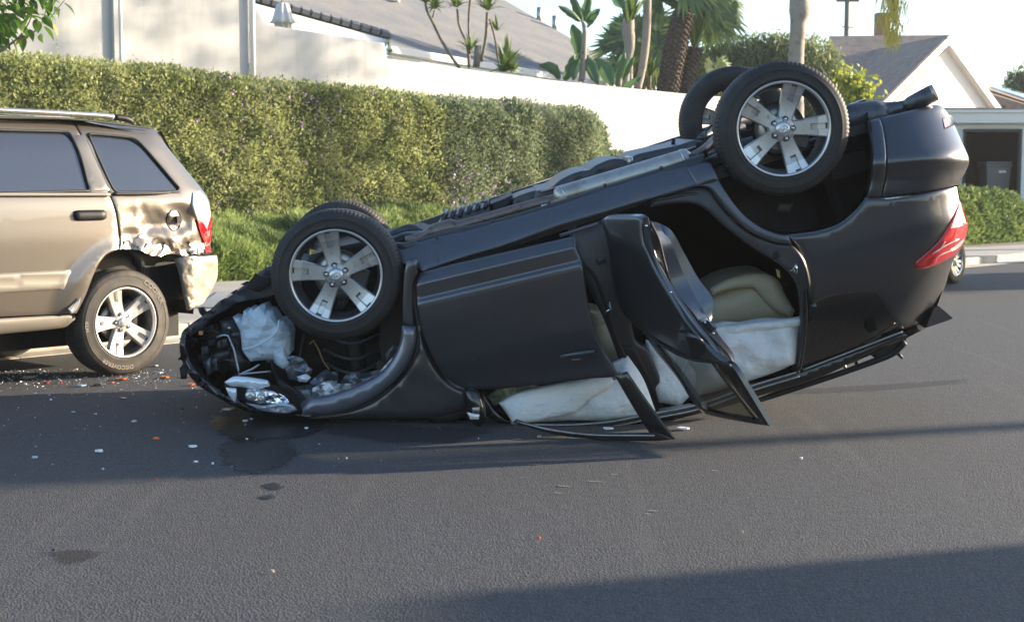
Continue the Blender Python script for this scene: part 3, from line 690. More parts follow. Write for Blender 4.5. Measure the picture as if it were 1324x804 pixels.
stempl('slim_palm', 'slim pale leaning trunk crossing out of the top, right of the two slim trunks', 'palm', [[(824, 116, .09), (831, 86, .09), (836, 40, .095), (837, -20, .10)], [(814, 114, .07), (815, 84, .06)]], [], Yb + 1.3, bark=M['bark_pale'])
# tall palm trunk behind the rear wheels and its hanging frond
pt = PY(1030, 95, 34); tp = empty('tall_palm', (pt.x, pt.y, 0)); tag(tp, 'pale palm trunk behind the upturned rear wheel, a yellow-green frond hanging beside it', 'palm')
Q = curve_pts([(1029, 250, .20), (1029, 90, .185), (1032, 30, .19), (1034, 16, .25), (1033, -10, .22), (1034, -90, .2)], False, 4)
tube('trunk', [PY(q[0], q[1], 34) - tp.location for q in Q], [float(q[2]) * (1 + .03 * (i % 2)) for i, q in enumerate(Q)], M['bark_pale'], tp, 16)
V = []; tt = []
for i in range(520):                                # drooping frond
    f = random.random(); px = 1152 + 8 * f + random.gauss(0, 5 + 6 * (1 - f)) - 6 * f * f; py = -40 + 92 * f; p = PY(px, py, 33.5 + random.gauss(0, .12)) - tp.location; l = random.uniform(.25, .5); s = Vector((.014, .004, 0)); d = Vector((random.gauss(-.12, .18), random.gauss(0, .2), -1)).normalized() * l
    V += [(p - s)[:], (p + s)[:], (p + d)[:]]; tt.append(.55 + .45 * random.random())
fr = fast('hanging_frond', np.array(V), 3, mat('yellow_green_frond', (.25, .27, .05), .5, tint=GR((.10, .16, .03), (.30, .32, .05), (.50, .42, .08)), transl=.4), tp, np.array(tt))
tube('frond_stalk', [PY(1034, -90, 34) - tp.location, PY(1100, -110, 33.8) - tp.location, PY(1148, -60, 33.6) - tp.location, PY(1158, 30, 33.5) - tp.location], .02, M['yucca'], tp, 6)
# pepper tree
def treecloud(name, label, cat, blobs, Y, n, size, mt, trunk=None, droop=True, asp=3.5, group=None, thin=.35, twigs=0):
    b = PY(blobs[0][0], 250, Y); b.z = 0; e = empty(name, b); tag(e, label, cat, group); P = []; tb = []
    sc = Y / FPX; tot = sum(q[2] * q[3] for q in blobs)
    for (cx, cy, rx, ry) in blobs:
        k = int(n * rx * ry / tot); c = PY(cx, cy, Y)
        for i in range(k // 14):
            d = Vector((random.gauss(0, 1), random.gauss(0, 1), random.gauss(0, 1))).normalized() * (random.uniform(.45, 1.0) ** .5)
            q = c + Vector((d.x * rx * sc, d.y * min(rx, ry) * sc * 1.1, d.z * ry * sc)) - b; light = .45 + .5 * d.z + random.gauss(0, .2)  # leaf tint grows lighter towards the top, light from above put into colour
            for j in range(14):
                if droop: P.append((q.x + random.gauss(0, .04), q.y + random.gauss(0, .04), q.z - .035 * j * size * 14))
                else: P.append((q.x + random.gauss(0, .12) * size * 8, q.y + random.gauss(0, .12) * size * 8, q.z + random.gauss(0, .12) * size * 8))
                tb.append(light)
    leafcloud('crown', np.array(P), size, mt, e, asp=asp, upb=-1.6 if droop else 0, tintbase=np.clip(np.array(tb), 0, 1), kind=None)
    if trunk:
        for t_ in trunk: Q = curve_pts(t_, False, 8); tube('trunk' if t_ is trunk[0] else 'limb', [PY(q[0], q[1], Y) - b for q in Q], [float(q[2]) for q in Q], M['bark'], e, 8)
    return e
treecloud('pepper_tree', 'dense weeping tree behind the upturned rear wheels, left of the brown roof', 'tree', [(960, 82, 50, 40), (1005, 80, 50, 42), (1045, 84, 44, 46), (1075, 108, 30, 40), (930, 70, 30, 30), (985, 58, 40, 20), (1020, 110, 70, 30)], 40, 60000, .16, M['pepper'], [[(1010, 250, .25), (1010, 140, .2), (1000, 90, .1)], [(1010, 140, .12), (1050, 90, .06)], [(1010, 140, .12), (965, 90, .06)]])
treecloud('small_bush_tree', 'yellow-green broad-leaved shrub right of the upturned rear wheel under the brown roof', 'shrub', [(1100, 105, 11, 9), (1112, 120, 12, 8), (1098, 128, 8, 12), (1119, 116, 7, 5)], 36, 900, .16, mat('lime_leaves', (.2, .3, .04), .5, tint=GR((.10, .17, .02), (.30, .38, .05), (.48, .45, .06)), transl=.4), [[(1100, 250, .05), (1100, 130, .03), (1112, 116, .015)]], droop=False, asp=1.8)
treecloud('distant_tree', 'feathery green tree at the right edge beyond the garage roof', 'tree', [(1316, 108, 26, 14), (1330, 94, 16, 20), (1302, 116, 12, 5), (1312, 92, 9, 6)], 60, 6000, .22, M['pepper'], [[(1330, 250, .2), (1328, 130, .15), (1318, 96, .06)]])
# ------------------------------------------------------------------ brown-roofed house with garage
def slab(name, P, mt, parent, t=Vector((0, 0, -.12)), off=None):
    bm = bmesh.new(); f = bm.faces.new([bm.verts.new(p) for p in P]); r_ = bmesh.ops.extrude_face_region(bm, geom=[f]); bmesh.ops.translate(bm, verts=[v for v in r_['geom'] if isinstance(v, bmesh.types.BMVert)], vec=t); return bmo(name, bm, mt, parent)
hb = PY(1225, 250, 46); hb.z = 0; h2 = empty('gabled_house', hb); tag(h2, 'house with brown shingle roof and a sunlit white gable behind the garage', 'house')
q = lambda px, py, Y: PY(px, py, Y) - hb
slab('roof', [q(1072, 47, 49), q(1228, 45.5, 49), q(1228, 136, 44.5), q(1060, 136, 44.5)], M['shingle2'], h2, Vector((0, .05, -.1)))
ap = q(1227, 47, 43.4); le = q(1140, 134, 41.4); re_ = q(1296, 143, 45.2); GU = Vector(((re_ - le).x, (re_ - le).y, 0)).normalized(); GN = Vector((-GU.y, GU.x, 0))
dv = Vector((-1.2, 5, 0)); gw_ = [q(1227, 60, 43.7), q(1150, 140, 42.0), q(1150, 250, 42.0), q(1289, 250, 45.4), q(1289, 142, 45.4)]
pym('gable_wall', gw_ + [v + GN * .25 for v in gw_], [(4, 3, 2, 1, 0), (5, 6, 7, 8, 9)] + [(i, (i + 1) % 5, (i + 1) % 5 + 5, i + 5) for i in range(5)], mat('cream_painted_boards', (.80, .76, .68), .7), h2)
for (a, b_, nm) in ((ap, le, 'roof_slope'), (ap, re_, 'roof_slope')):
    a2 = a + Vector((0, 0, .05)); b2 = b_ + Vector((0, 0, .05)); slab(nm, [a2, b2, b2 + dv, a2 + dv], M['shingle2'], h2, Vector((0, 0, -.07)))
    d = (b_ - a).normalized(); t_ = d.cross(GN).normalized(); t_ = t_ if t_.z < 0 else -t_; R = Matrix((d, GN, d.cross(GN))).transposed(); Ld = (b_ - a).length
    box('barge_board', (a + b_) / 2 + t_ * .10, (Ld, .06, .20), M['white_paint'], h2, R)
    box('soffit_board', (a + b_) / 2 + t_ * .20 + GN * .20, (Ld * .98, .34, .03), M['white_paint'], h2, R)
box('barge_peak', ap + Vector((0, 0, -.16)) - GN * .01, (.22, .07, .24), M['white_paint'], h2, Matrix((GU, GN, Vector((0, 0, 1)))).transposed())
cm = q(1140, 38, 50); box('chimney', cm, (.45, .4, 1.1), mat('brick_chimney', (.28, .17, .12), .9, bump=[(30, .5, .02)]), h2)
gb = PY(1280, 250, 38); gb.z = 0; gg = empty('garage', gb); tag(gg, 'white sided garage with a dark open doorway beside the low bush', 'garage')
g = lambda px, py, Y=38: PY(px, py, Y) - gb
x0, x1, xl, xr = g(1246, 250).x, g(1315, 250).x, g(1130, 250).x, g(1420, 250).x; ztop, zd, zs = g(1280, 146).z, g(1280, 171).z, 0.0; M['room_shade'].node_tree.nodes['Principled BSDF'].inputs['Specular IOR Level'].default_value = .1
sd = 0
def boards(xa, xb, za, zb):
    z = za
    while z < zb - .02:
        h_ = min(.115, zb - z); bm = bmesh.new(); bxx(bm, ((xa + xb) / 2, 0, z + h_ / 2), (xb - xa, .028, h_ - .006), Matrix.Rotation(rad(5), 3, 'X')); bmo('siding_board', bm, M['siding'], gg); z += .115
boards(xl, x0 - .05, .1, ztop); boards(x1 + .07, xr, .1, ztop); boards(x0 - .05, x1 + .07, zd + .09, ztop)
box('wall_backing', ((xl + x0) / 2 - .03, .09, ztop / 2), (x0 - xl - .1, .12, ztop), M['siding'], gg); box('wall_backing', ((xr + x1) / 2 + .03, .09, ztop / 2), (xr - x1 - .1, .12, ztop), M['siding'], gg)
box('wall_backing', ((x0 + x1) / 2, .09, (ztop + zd + .08) / 2), (x1 - x0 + .2, .12, ztop - zd - .08), M['siding'], gg)
for (c, s) in (((x0 - .03, -.01, zd / 2), (.06, .12, zd)), ((x1 + .035, -.01, zd / 2), (.07, .12, zd)), (((x0 + x1) / 2, -.012, zd + .035), (x1 - x0 + .14, .12, .07))): box('door_frame', c, s, mat('dark_door_frame', (.05, .045, .045), .6), gg)
zz = g(1280, 153).z; box('fascia_board', ((xl + xr) / 2, -.28, zz), (xr - xl, .06, .28), M['white_paint'], gg); box('roof_edge', ((xl + xr) / 2, -.31, zz + .17), (xr - xl, .12, .07), M['white_paint'], gg)
box('roof', ((xl + xr) / 2, 2.9, zz + .22), (xr - xl, 6.4, .08), M['shingle2'], gg); box('side_wall', (xr, 3, 1.75), (.2, 6, 3.4), M['siding'], gg); box('side_wall', (xl, 3, 1.75), (.2, 6, 3.4), M['siding'], gg); box('back_wall', ((xl + xr) / 2, 6, 1.75), (xr - xl, .2, 3.5), M['room_shade'], gg)
box('garage_floor', ((xl + xr) / 2, 3, .99), (xr - xl - .4, 5.7, .12), M['room_shade'], gg)
for xx_ in (x0 - .8, x1 + .8): box('inner_shade_wall', (xx_, 3.1, 1.6), (.1, 5.6, 3.0), M['room_shade'], gg)  # dark lining added so the open doorway reads as shaded
box('garage_ceiling', ((x0 + x1) / 2, 3.1, zd + .25), (3.4, 5.6, .06), M['room_shade'], gg); box('shelf', ((x0 + x1) / 2, 5.6, 1.9), (2.2, .4, .06), M['wood'], gg)
# wheelie bin in the garage doorway
yg = [Vector((BA.x - 3, BA.y + 1.8, .3)), Vector((BA.x + 12, BA.y + 1.8 + 12, .3))]
pym('yard_ground', [BA + Vector((-2, 1.2, -.1)), BA + Vector((16, 12, -.1)), Vector((gb.x + 8, 37.9, 1.03)), Vector((gb.x - 6, 37.9, 1.03)), Vector((gb.x + 8, 60, 1.03)), Vector((gb.x - 6, 60, 1.03))], [(0, 1, 2, 3), (3, 2, 4, 5)], M['earth'])['kind'] = 'structure'
bp = PY(1285, 250, 38.8); bn = empty('wheelie_bin', (bp.x, bp.y, 1.05)); tag(bn, 'grey wheelie bin standing in the dark garage doorway', 'bin')
M['bin'] = mat('bin_grey_plastic', (.16, .165, .17), .5)
bm = bmesh.new(); V = [bm.verts.new(p) for p in ((-.28, -.28, .1), (.28, -.28, .1), (.28, .28, .1), (-.28, .28, .1), (-.33, -.36, 1.0), (.33, -.36, 1.0), (.33, .36, 1.0), (-.33, .36, 1.0))]
for f in ((3, 2, 1, 0), (0, 1, 5, 4), (1, 2, 6, 5), (2, 3, 7, 6), (3, 0, 4, 7)): bm.faces.new([V[i] for i in f])
bmo('body', bm, M['bin'], bn); box('rim', (0, 0, .99), (.74, .8, .06), M['bin'], bn, bev=.015); box('lid', (0, .0, 1.06), (.70, .78, .07), M['bin'], bn, bev=.03)
tube('handle', [(-.3, .45, 1.02), (.3, .45, 1.02)], .02, M['bin'], bn); box('sticker', (.1, -.352, .82), (.2, .012, .07), M['white_paint'], bn, Matrix.Rotation(rad(-5), 3, 'X'))
for s in (-1, 1):
    wv = lathe('wheel', [(.02, -.03), (.1, -.03), (.1, .03), (.02, .03)], M['rubber'], bn, 20, closed=True); wv.location = (.26 * s, .3, .1); wv.rotation_euler = (0, 0, rad(90))
# neighbouring low roof with solar panel at the right edge
sb = PY(1310, 250, 52); sb.z = 0; sh = empty('solar_roof_house', sb); tag(sh, 'low dark roof with solar panels behind the garage at the right edge', 'house'); q = lambda px, py, Y: PY(px, py, Y) - sb
slab('roof', [q(1270, 118, 52), q(1360, 146, 50), q(1400, 148, 56), q(1280, 112, 58)], M['shingle2'], sh, Vector((0, 0, -.3)))
slab('solar_panel', [q(1281, 112, 53), q(1350, 135, 51), q(1354, 128, 53), q(1290, 110, 55)], mat('solar_glass', (.35, .38, .44), .15, .2, 1), sh, Vector((0, 0, -.08)))
box('wall', q(1330, 200, 52), (3.5, .3, 3), mat('brown_wall', (.22, .17, .14), .8), sh)
# power pole
po = PY(1095, 250, 75); pl = empty('power_pole', (po.x, po.y, 0)); tag(pl, 'thin wooden power pole above the brown roof', 'pole'); q = lambda px, py: PY(px, py, 75) - pl.location
tube('pole', [(0, 0, 0), q(1094, 60), q(1098, -120)], [.15, .13, .11], M['wood'], pl, 10); box('cross_arm', q(1096, 1), (1.2, .12, .14), M['wood'], pl); tube('service_wire', [q(1088, 35), q(1104, 36)], .03, M['wood'], pl, 6)
# broad-leaved branch at top left
br = PY(-30, 95, 13.5); tb = empty('leafy_branch_tree', (br.x - 2.2, br.y, 0)); tag(tb, 'broad-leaved tree whose leafy branch hangs into the top left corner', 'tree')
q = lambda px, py, Y=13.5: PY(px, py, Y) - tb.location
tube('trunk', [(0, 0, 0), (.05, 0, 1.5), (.3, 0, 2.4)], [.11, .09, .06], M['bark'], tb, 12)
lm = [[(-60, 105, .03), (-5, 70, .014), (10, 60, .012), (22, 51, .011)], [(22, 51, .009), (30, 42, .008), (40, 24, .007), (44, 2, .006), (46, -20, .006)], [(22, 51, .009), (34, 49, .008), (48, 38, .007), (56, 28, .006), (60, 12, .006), (68, 5, .005), (72, -12, .004)], [(56, 30, .006), (66, 22, .005), (76, 10, .004), (84, 0, .004)]]
for l in lm: Q = curve_pts(l, False, 6); tube('branch', [q(a[0], a[1]) for a in Q], [float(a[2]) for a in Q], M['bark'], tb, 8)
tube('branch', [(.3, 0, 2.4), q(-60, 105)], [.06, .03], M['bark'], tb, 8)
def leafmesh(nm, L=.20, W=.085):
    V = [(0, 0, 0)]; F = []
    for i in range(1, 7):
        f = i / 7; ww = W * .5 * math.sin(math.pi * f ** .8) ; V += [(L * f, -ww, .012 * math.sin(3 * f) + ww * .3), (L * f, 0, .012 * math.sin(3 * f)), (L * f, ww, .012 * math.sin(3 * f) + ww * .3)]
    V.append((L, 0, -.01)); F += [(0, 1, 2), (0, 2, 3)]
    for i in range(5): b = 1 + i * 3; F += [(b, b + 3, b + 4, b + 1), (b + 1, b + 4, b + 5, b + 2)]
    b = 16; n = len(V) - 1; F += [(b, n, b + 1), (b + 1, n, b + 2)]; me = bpy.data.meshes.new(nm); me.from_pydata(V, [], F); me.polygons.foreach_set('use_smooth', [True] * len(F)); return me
lms = []
for mm in ('brleaf', 'brleaf', 'dgleaf', 'yleaf'):
    me = leafmesh('leaf'); me.materials.append(M[mm]); lms.append(me)
lp = [(random.uniform(-12, 58) * (1), random.uniform(-20, 52)) for _ in range(230)]
lp = [(x, y) for x, y in lp if y < 56 - .62 * max(x, 0) + random.uniform(-12, 7)][:125]
lp += [(70, 8), (82, 4), (75, 12), (62, 26), (66, 30), (52, 44), (56, 34), (38, 38), (40, 46), (28, 44), (8, 60), (3, 52), (78, -4), (60, -2), (50, 18), (46, 26), (64, 2)]
for i, (x, y) in enumerate(lp):
    o = bpy.data.objects.new('leaf', lms[3 if (i in (128, 129) or random.random() < .05) else random.choice((0, 1, 2, 0))]); COL.objects.link(o); o.parent = tb
    o.location = q(x, y, 13.5 + random.uniform(-.35, .35)); o.rotation_euler = (random.uniform(-.8, .8), random.uniform(.2, 1.3), random.uniform(-.9, 3.2)); o.scale = (random.uniform(.55, 1.0),) * 3
# ================================================================== OVERTURNED SUV
O_ = PY(434, 357, 7.6); xr_ = (PY(1014, 167, 7.6) - O_).normalized()
yo = Vector((0, -1, -.055)); yo = (yo - xr_ * yo.dot(xr_)).normalized()
S = Frame(O_, xr_, yo, xr_.cross(yo), 1)
suv = inframe('overturned_suv', S, 'charcoal SUV lying on its roof with doors open and nose torn off', 'car')
W2 = S.at(1014, 167, 0).x
def side(px, py, x, z):
    o = sint(z, [-.10, -.02, .10, .16, .25, .5, .75, .88, 1.0, 1.3, 1.5], [-.20, -.13, -.035, -.02, 0, .02, .012, -.01, -.055, -.20, -.36], .035)
    return o
XE = [(150, 1233), (182, 1247), (208, 1258), (238, 1247), (262, 1249), (290, 1255), (312, 1252), (338, 1238), (370, 1228), (392, 1219), (420, 1210), (440, 1192)]
def rear(px, py, x, z):
    o = side(px, py, x, z); xe = float(np.interp(py, [a for a, b in XE], [b for a, b in XE])); t = max(0.0, min(.97, (px - (xe - 88)) / 88.0)); return o - .34 * (1 - math.sqrt(1 - t ** 2.6))
def bump_y(px, py, x, z):
    o = rear(px, py, x, z); return o + sint(py + (px - 1200) * .10, [130, 160, 200, 212, 222, 258], [-.17, -.085, .04, .035, -.01, -.025], 3)
P = M['paint']
# --- rocker and its underside flange
panel('sill', [(512, 330), (511.6, 323), (540, 315), (575, 305.6), (600, 300.6), (633, 291.5), (720, 267), (780, 247), (854, 224), (890, 216), (904, 239), (899, 240.5), (845, 256), (772, 278), (720, 293.5), (666, 313.5), (600, 333), (547, 351)], S, side, M['paint_skylit'], suv, thick=.05, noise=.003, ns=5)
fl = panel('sill_flange', [(510, 326), (513, 318), (575, 299), (633, 286), (720, 261), (854, 218), (910, 199), (914, 207), (890, 218), (854, 226), (720, 269), (633, 293.5), (600, 302), (575, 308), (540, 318)], S, lambda px, py, x, z: side(px, py, x, z) - .06, M['dplastic'], suv, thick=.02, noise=.006, ns=14)
for i in range(5):
    f = i / 4; a = S.at(565 + 290 * f, 308 - 90 * f, -.10); tube('drain_plug', [a, a + Vector((0, .012, -.006))], .010, M['dplastic'], suv, 8)
# --- underbody floor and parts standing above it in the picture
box('floor_pan', (1.75, -.98, .15), (2.6, 1.5, .05), M['dplastic'], suv)
box('far_sill', (1.5, -1.78, .03), (2.2, .10, .16), M['paint_skylit'], suv)
def under(name, P_, o, th, m, nz=.01, sm=True): return panel(name, P_, S, flat(o), m, suv, thick=th, noise=nz, ns=12, curl=.02, cr=4, smooth=sm, grid=7)
under('engine_undertray', [(561, 300), (566, 289), (575, 283), (600, 274), (632, 267), (636, 280), (600, 292)], -.72, .5, M['dplastic'])
for i in range(6):
    a = S.at(572 + i * 11, 289 - i * 4, -.71); b = S.at(574 + i * 11, 279 - i * 3.3, -.73); tube('undertray_rib', [a, b, b + Vector((0, -.5, 0))], .014, M['dplastic'], suv, 6)
under('fuel_line_cover', [(632, 280), (634, 264), (652, 257), (662, 252), (664, 272)], -.75, .4, M['black'])
under('fuel_tank', [(660, 275), (662, 257), (676, 251), (694, 246), (716, 243), (722, 260), (700, 266)], -.75, .45, M['dplastic'])
under('tank_cover', [(690, 262), (694, 247), (712, 243), (724, 233), (742, 224), (752, 221), (762, 220), (770, 214), (790, 206), (806, 206), (812, 212), (818, 203), (826, 199), (876, 188), (900, 181), (914, 184), (915, 200), (860, 214), (760, 247)], -.62, .75, M['dplastic'], .012)
under('tank_strap', [(811, 214), (812, 204), (818, 203), (820, 212)], -.60, .3, M['steel'], 0)
ptube('drain_hose', S, [(870, 190, -.9, .012), (871, 179, -.9, .012)], M['black'], suv)
ptube('brake_line', S, [(700, 248, -.60, .007), (800, 219, -.60, .007), (900, 190, -.60, .007)], M['steel'], suv, 6)
# --- exhaust
ptube('exhaust_pipe', S, [(525, 312, -.38, .028), (550, 305, -.38, .030), (558, 301, -.38, .045), (584, 294, -.38, .050), (590, 294, -.38, .042), (600, 291, -.38, .034), (680, 268, -.38, .034), (722, 257, -.38, .034)], M['exh'], suv, 16)
ptube('front_muffler', S, [(718, 259, -.36, .030), (722, 257, -.36, .056), (728, 254, -.36, .062), (885, 207, -.36, .062), (892, 204, -.36, .056), (896, 202, -.36, .02)], M['exh_silver'], suv, 24)
for (a, b) in (((729, 254.3), (733, 253)), ((882, 208), (886, 206.7))): ptube('muffler_band', S, [(a[0], a[1], -.36, .065), (b[0], b[1], -.36, .065)], M['steel'], suv, 24, step=20)
box('exhaust_hanger', S.at(722, 262, -.28), (.10, .03, .04), M['steel'], suv); ptube('hanger_bolt', S, [(700, 267, -.33, .009), (730, 259, -.33, .009)], M['steel'], suv)
ptube('exhaust_link_pipe', S, [(893, 204, -.36, .026), (910, 194, -.38, .026), (925, 180, -.6, .026), (960, 165, -.9, .026)], M['exh'], suv, 12)
ptube('rear_muffler', S, [(1085, 156, -.36, .06), (1096, 155, -.36, .085), (1136, 149, -.36, .085), (1149, 144, -.36, .055), (1160, 141, -.34, .042), (1172, 138, -.32, .038)], M['exh_dark'], suv, 24)
tip = ptube('exhaust_tip', S, [(1170, 139, -.32, .036), (1178, 135, -.30, .046), (1206, 121, -.25, .050)], M['exh_dark'], suv, 24, step=30)
a, b = S.at(1206, 121, -.25), S.at(1209, 119.6, -.245); tube('exhaust_tip_mouth', [a, b], [.050, .048], M['steel'], suv, 24, cap=False); tube('exhaust_bore', [a + (b - a) * .2, a + (b - a) * .6], .046, M['black'], suv, 24)
# --- rear suspension between the wheels
for pts in ([(893, 206, -.30, .03), (920, 199, -.5, .035), (950, 190, -.8, .035)], [(897, 222, -.22, .03), (925, 206, -.25, .03), (960, 195, -.5, .03)], [(905, 180, -.9, .025), (940, 160, -1.2, .04), (990, 150, -1.4, .04)], [(990, 160, -.3, .04), (1000, 165, -.9, .05), (1010, 160, -1.5, .04)], [(940, 196, -.5, .05), (1080, 160, -.5, .05)]): ptube('suspension_arm', S, pts, M['dplastic'], suv, 10)
ptube('brake_hose', S, [(912, 182, -.5, .008), (913, 170, -.5, .008), (920, 162, -.5, .008), (928, 166, -.5, .008), (928, 182, -.5, .008)], M['dplastic'], suv, 8)
under('spare_well', [(1095, 165), (1110, 140), (1130, 134), (1180, 131), (1200, 134), (1206, 146), (1150, 165)], -.60, .9, M['black'], .01)
box('rear_crossmember', S.at(1040, 215, -.95), (.4, 1.4, .12), M['black'], suv)
# --- rear wheel arch strip, jamb and liner
panel('sill_end_cap', [(889, 218), (914, 210), (919, 211), (928, 231), (901, 240)], S, lambda *a: side(*a) + .012, M['paint_skylit'], suv, thick=.02)
panel('wheel_arch_strip', [(899, 240), (928, 231), (934, 242), (949.6, 264.6), (965, 281), (985, 295), (1005.6, 303), (1019, 304.5), (1024, 316), (1003, 313), (976.5, 303), (956, 289), (938, 271), (920.5, 247), (912, 241.5)], S, side, M['paint_skylit'], suv, thick=.05, curl=.012, cr=4)
jam = lambda px, py, x, z: side(px, py, x, z) - .045
panel('rear_door_jamb', [(845, 257), (899, 241.5), (912, 242.5), (920.5, 248), (938, 272), (956, 290), (976.5, 304), (1003, 314), (1024, 317), (1040, 336), (1048, 364), (1050, 400), (1047, 442), (1040, 479), (1026, 482), (1034, 440), (1037, 410), (1035, 381), (1028, 361), (1010, 343), (984, 327), (960, 311), (935, 291), (914, 272), (893, 263), (860, 264), (842, 268)], S, jam, M['dplastic'], suv, thick=.06, grid=6, curl=.012, cr=3)
for off, r_ in ((0, .010), (5.5, .007)):
    Pq = [(845, 259), (893, 251), (912, 253), (925, 263), (940, 280), (960, 299), (984, 314), (1012, 326), (1030, 342), (1041, 366), (1042, 400), (1040, 440), (1034, 478)]
    ptube('door_seal', S, [(a - off * .5, b + off * .8, -.065 - .004 * off, r_) for a, b in Pq], M['seam'] if off else M['gloss_black'], suv, 8)
ptube('door_striker', S, [(1022, 350, -.03, .007), (1030, 342, .0, .007), (1030, 353, .0, .007), (1025, 349, -.03, .007)], M['chrome'], suv, 8, step=3)
o = lathe('jamb_plug', [(.001, .012), (.02, .010), (.024, 0)], M['black'], suv, 16); o.location = S.at(1003, 330, -.035)
ruled('wheel_well_liner', S, [[(912, 190, -.05), (934, 243, -.05), (965, 283, -.05), (1019, 305, -.04), (1086, 290, -.04), (1121, 255, -.04), (1128, 199, -.06), (1122, 145, -.10)], [(912, 200, -.75), (934, 245, -.75), (965, 281, -.75), (1019, 298, -.75), (1086, 280, -.75), (1115, 250, -.75), (1118, 199, -.75), (1112, 150, -.75)]], M['black'], suv, n=50)
panel('wheel_well_wall', [(900, 185), (934, 250), (965, 292), (1019, 306), (1086, 292), (1119, 256), (1120, 160), (1100, 140), (980, 165)], S, flat(-.55), M['black'], suv, thick=.02, noise=.01)
panel('well_mud_flap', [(1008, 262), (1026, 264), (1022, 276), (1004, 274)], S, flat(-.42), M['dplastic'], suv, thick=.01)
# --- rear quarter, its window, bumper, lamp, spoiler
QW = [(1047, 395), (1060, 388), (1075, 383), (1098, 379), (1117, 377.5), (1131, 379), (1140, 388), (1152, 406), (1166, 425), (1166, 427.5), (1038, 476)]
panel('rear_quarter', [(1020, 306), (1055, 301.5), (1086, 291), (1111, 270), (1120, 257), (1145, 257.5), (1190, 251.5), (1237, 241.5), (1241, 262), (1250, 290), (1247, 312), (1232, 338), (1222, 370), (1213, 392), (1205, 405), (1198, 423), (1174, 434.5), (1168, 430), (1100, 455), (1037, 479.5), (1043, 478), (1048, 440), (1050.5, 400), (1049, 363), (1041, 335), (1031, 318)], S, rear, P, suv, thick=.03, holes=[QW], curl=.010, cr=3.5, grid=8)
panel('quarter_window', [(a + (1 if a < 1100 else -1) * .2, b) for a, b in QW], S, lambda *a: rear(*a) - .012, M['glass_dark'], suv, thick=.006, curl=0)
ptube('window_trim', S, [(1038, 478.3, -.24, .006), (1100, 454.5, -.23, .006), (1167, 428.7, -.20, .006)], M['steel'], suv, 6)
ptube('arch_lip', S, [(1019, 304.8, -.02, .008), (1055, 300.3, -.015, .008), (1086, 290, -.01, .008), (1111, 269, -.01, .008), (1121, 255, -.01, .008)], M['paint_skylit'], suv, 8)
panel('bumper_arch_trim', [(1121, 255), (1126.5, 228), (1128, 199), (1124, 163), (1121, 157), (1137, 152.5), (1142, 165), (1146, 199), (1144.5, 230), (1138, 256.5)], S, lambda px, py, x, z: bump_y(px, py, x, z) + .012, P, suv, thick=.04, curl=.014, cr=3)
panel('rear_bumper', [(1138, 256.5), (1144.5, 230), (1146, 199), (1142, 165), (1138, 152.5), (1165, 146), (1208, 136), (1218, 138), (1229, 152), (1243, 182), (1253, 207), (1250, 219), (1239, 239), (1190, 250)], S, bump_y, P, suv, thick=.03, curl=.012, cr=3.5, grid=6)
panel('reflector_recess', [(1219, 153), (1229, 148.5), (1237, 160), (1226, 165.5), (1221, 167)], S, lambda *a: bump_y(*a) + .004, M['black'], suv, thick=.01, curl=.0)
panel('bumper_reflector', [(1219.5, 155), (1226, 152.5), (1228, 162), (1222, 165.5)], S, lambda *a: bump_y(*a) + .009, mat('pink_reflector', (.65, .25, .22), .2, 0, 1), suv, thick=.01, curl=.002)
TL = [(1183, 347), (1182.5, 343), (1187, 336), (1200, 325), (1214, 311), (1224, 296), (1232, 281), (1241, 260), (1246, 272), (1251, 287), (1250.6, 299), (1246, 315), (1239, 325), (1230, 333), (1207, 344), (1193, 348)]
lamp = panel('tail_light', TL, S, lambda *a: rear(*a) + .014, M['red_lens'], suv, thick=.05, curl=.012, cr=3, grid=4)
panel('clear_section', [(1229, 296), (1239, 271), (1243, 280), (1246, 291), (1240, 294)], S, lambda *a: rear(*a) + .0165, M['clear_lens'], lamp, thick=.006, grid=4, curl=.003, cr=1.5)
panel('clear_section', [(1230, 322), (1244, 311), (1247, 308), (1244, 316), (1236, 323)], S, lambda *a: rear(*a) + .0165, M['clear_lens'], lamp, thick=.006, grid=4, curl=.002, cr=1.5)
for pts in ([(1206, 328), (1220, 319), (1240, 309)], [(1208, 342), (1214, 331), (1235, 322)], [(1222, 312), (1216, 322), (1206, 328)]): ptube('lens_rib', S, [(a, b, (lambda p: rear(a, b, 0, p) + .018)(S.at(a, b, 0).z), .004) for a, b in pts], mat('pale_pink_lens', (.8, .45, .42), .2, 0, 1), lamp, 6)
# spoiler across the tailgate top
sv = [S.at(1197, 424, -.28), S.at(1208, 398, -.30), S.at(1214, 396, -.30), S.at(1232, 411, -.34), S.at(1228, 413.5, -.34)]
V = sv + [v + Vector((0, -1.2, 0)) for v in sv]; F_ = [(0, 1, 2, 3, 4), (9, 8, 7, 6, 5)] + [(i, i + 5, (i + 1) % 5 + 5, (i + 1) % 5) for i in range(5)]
sharpen(pym('roof_spoiler', V, F_, P, suv))
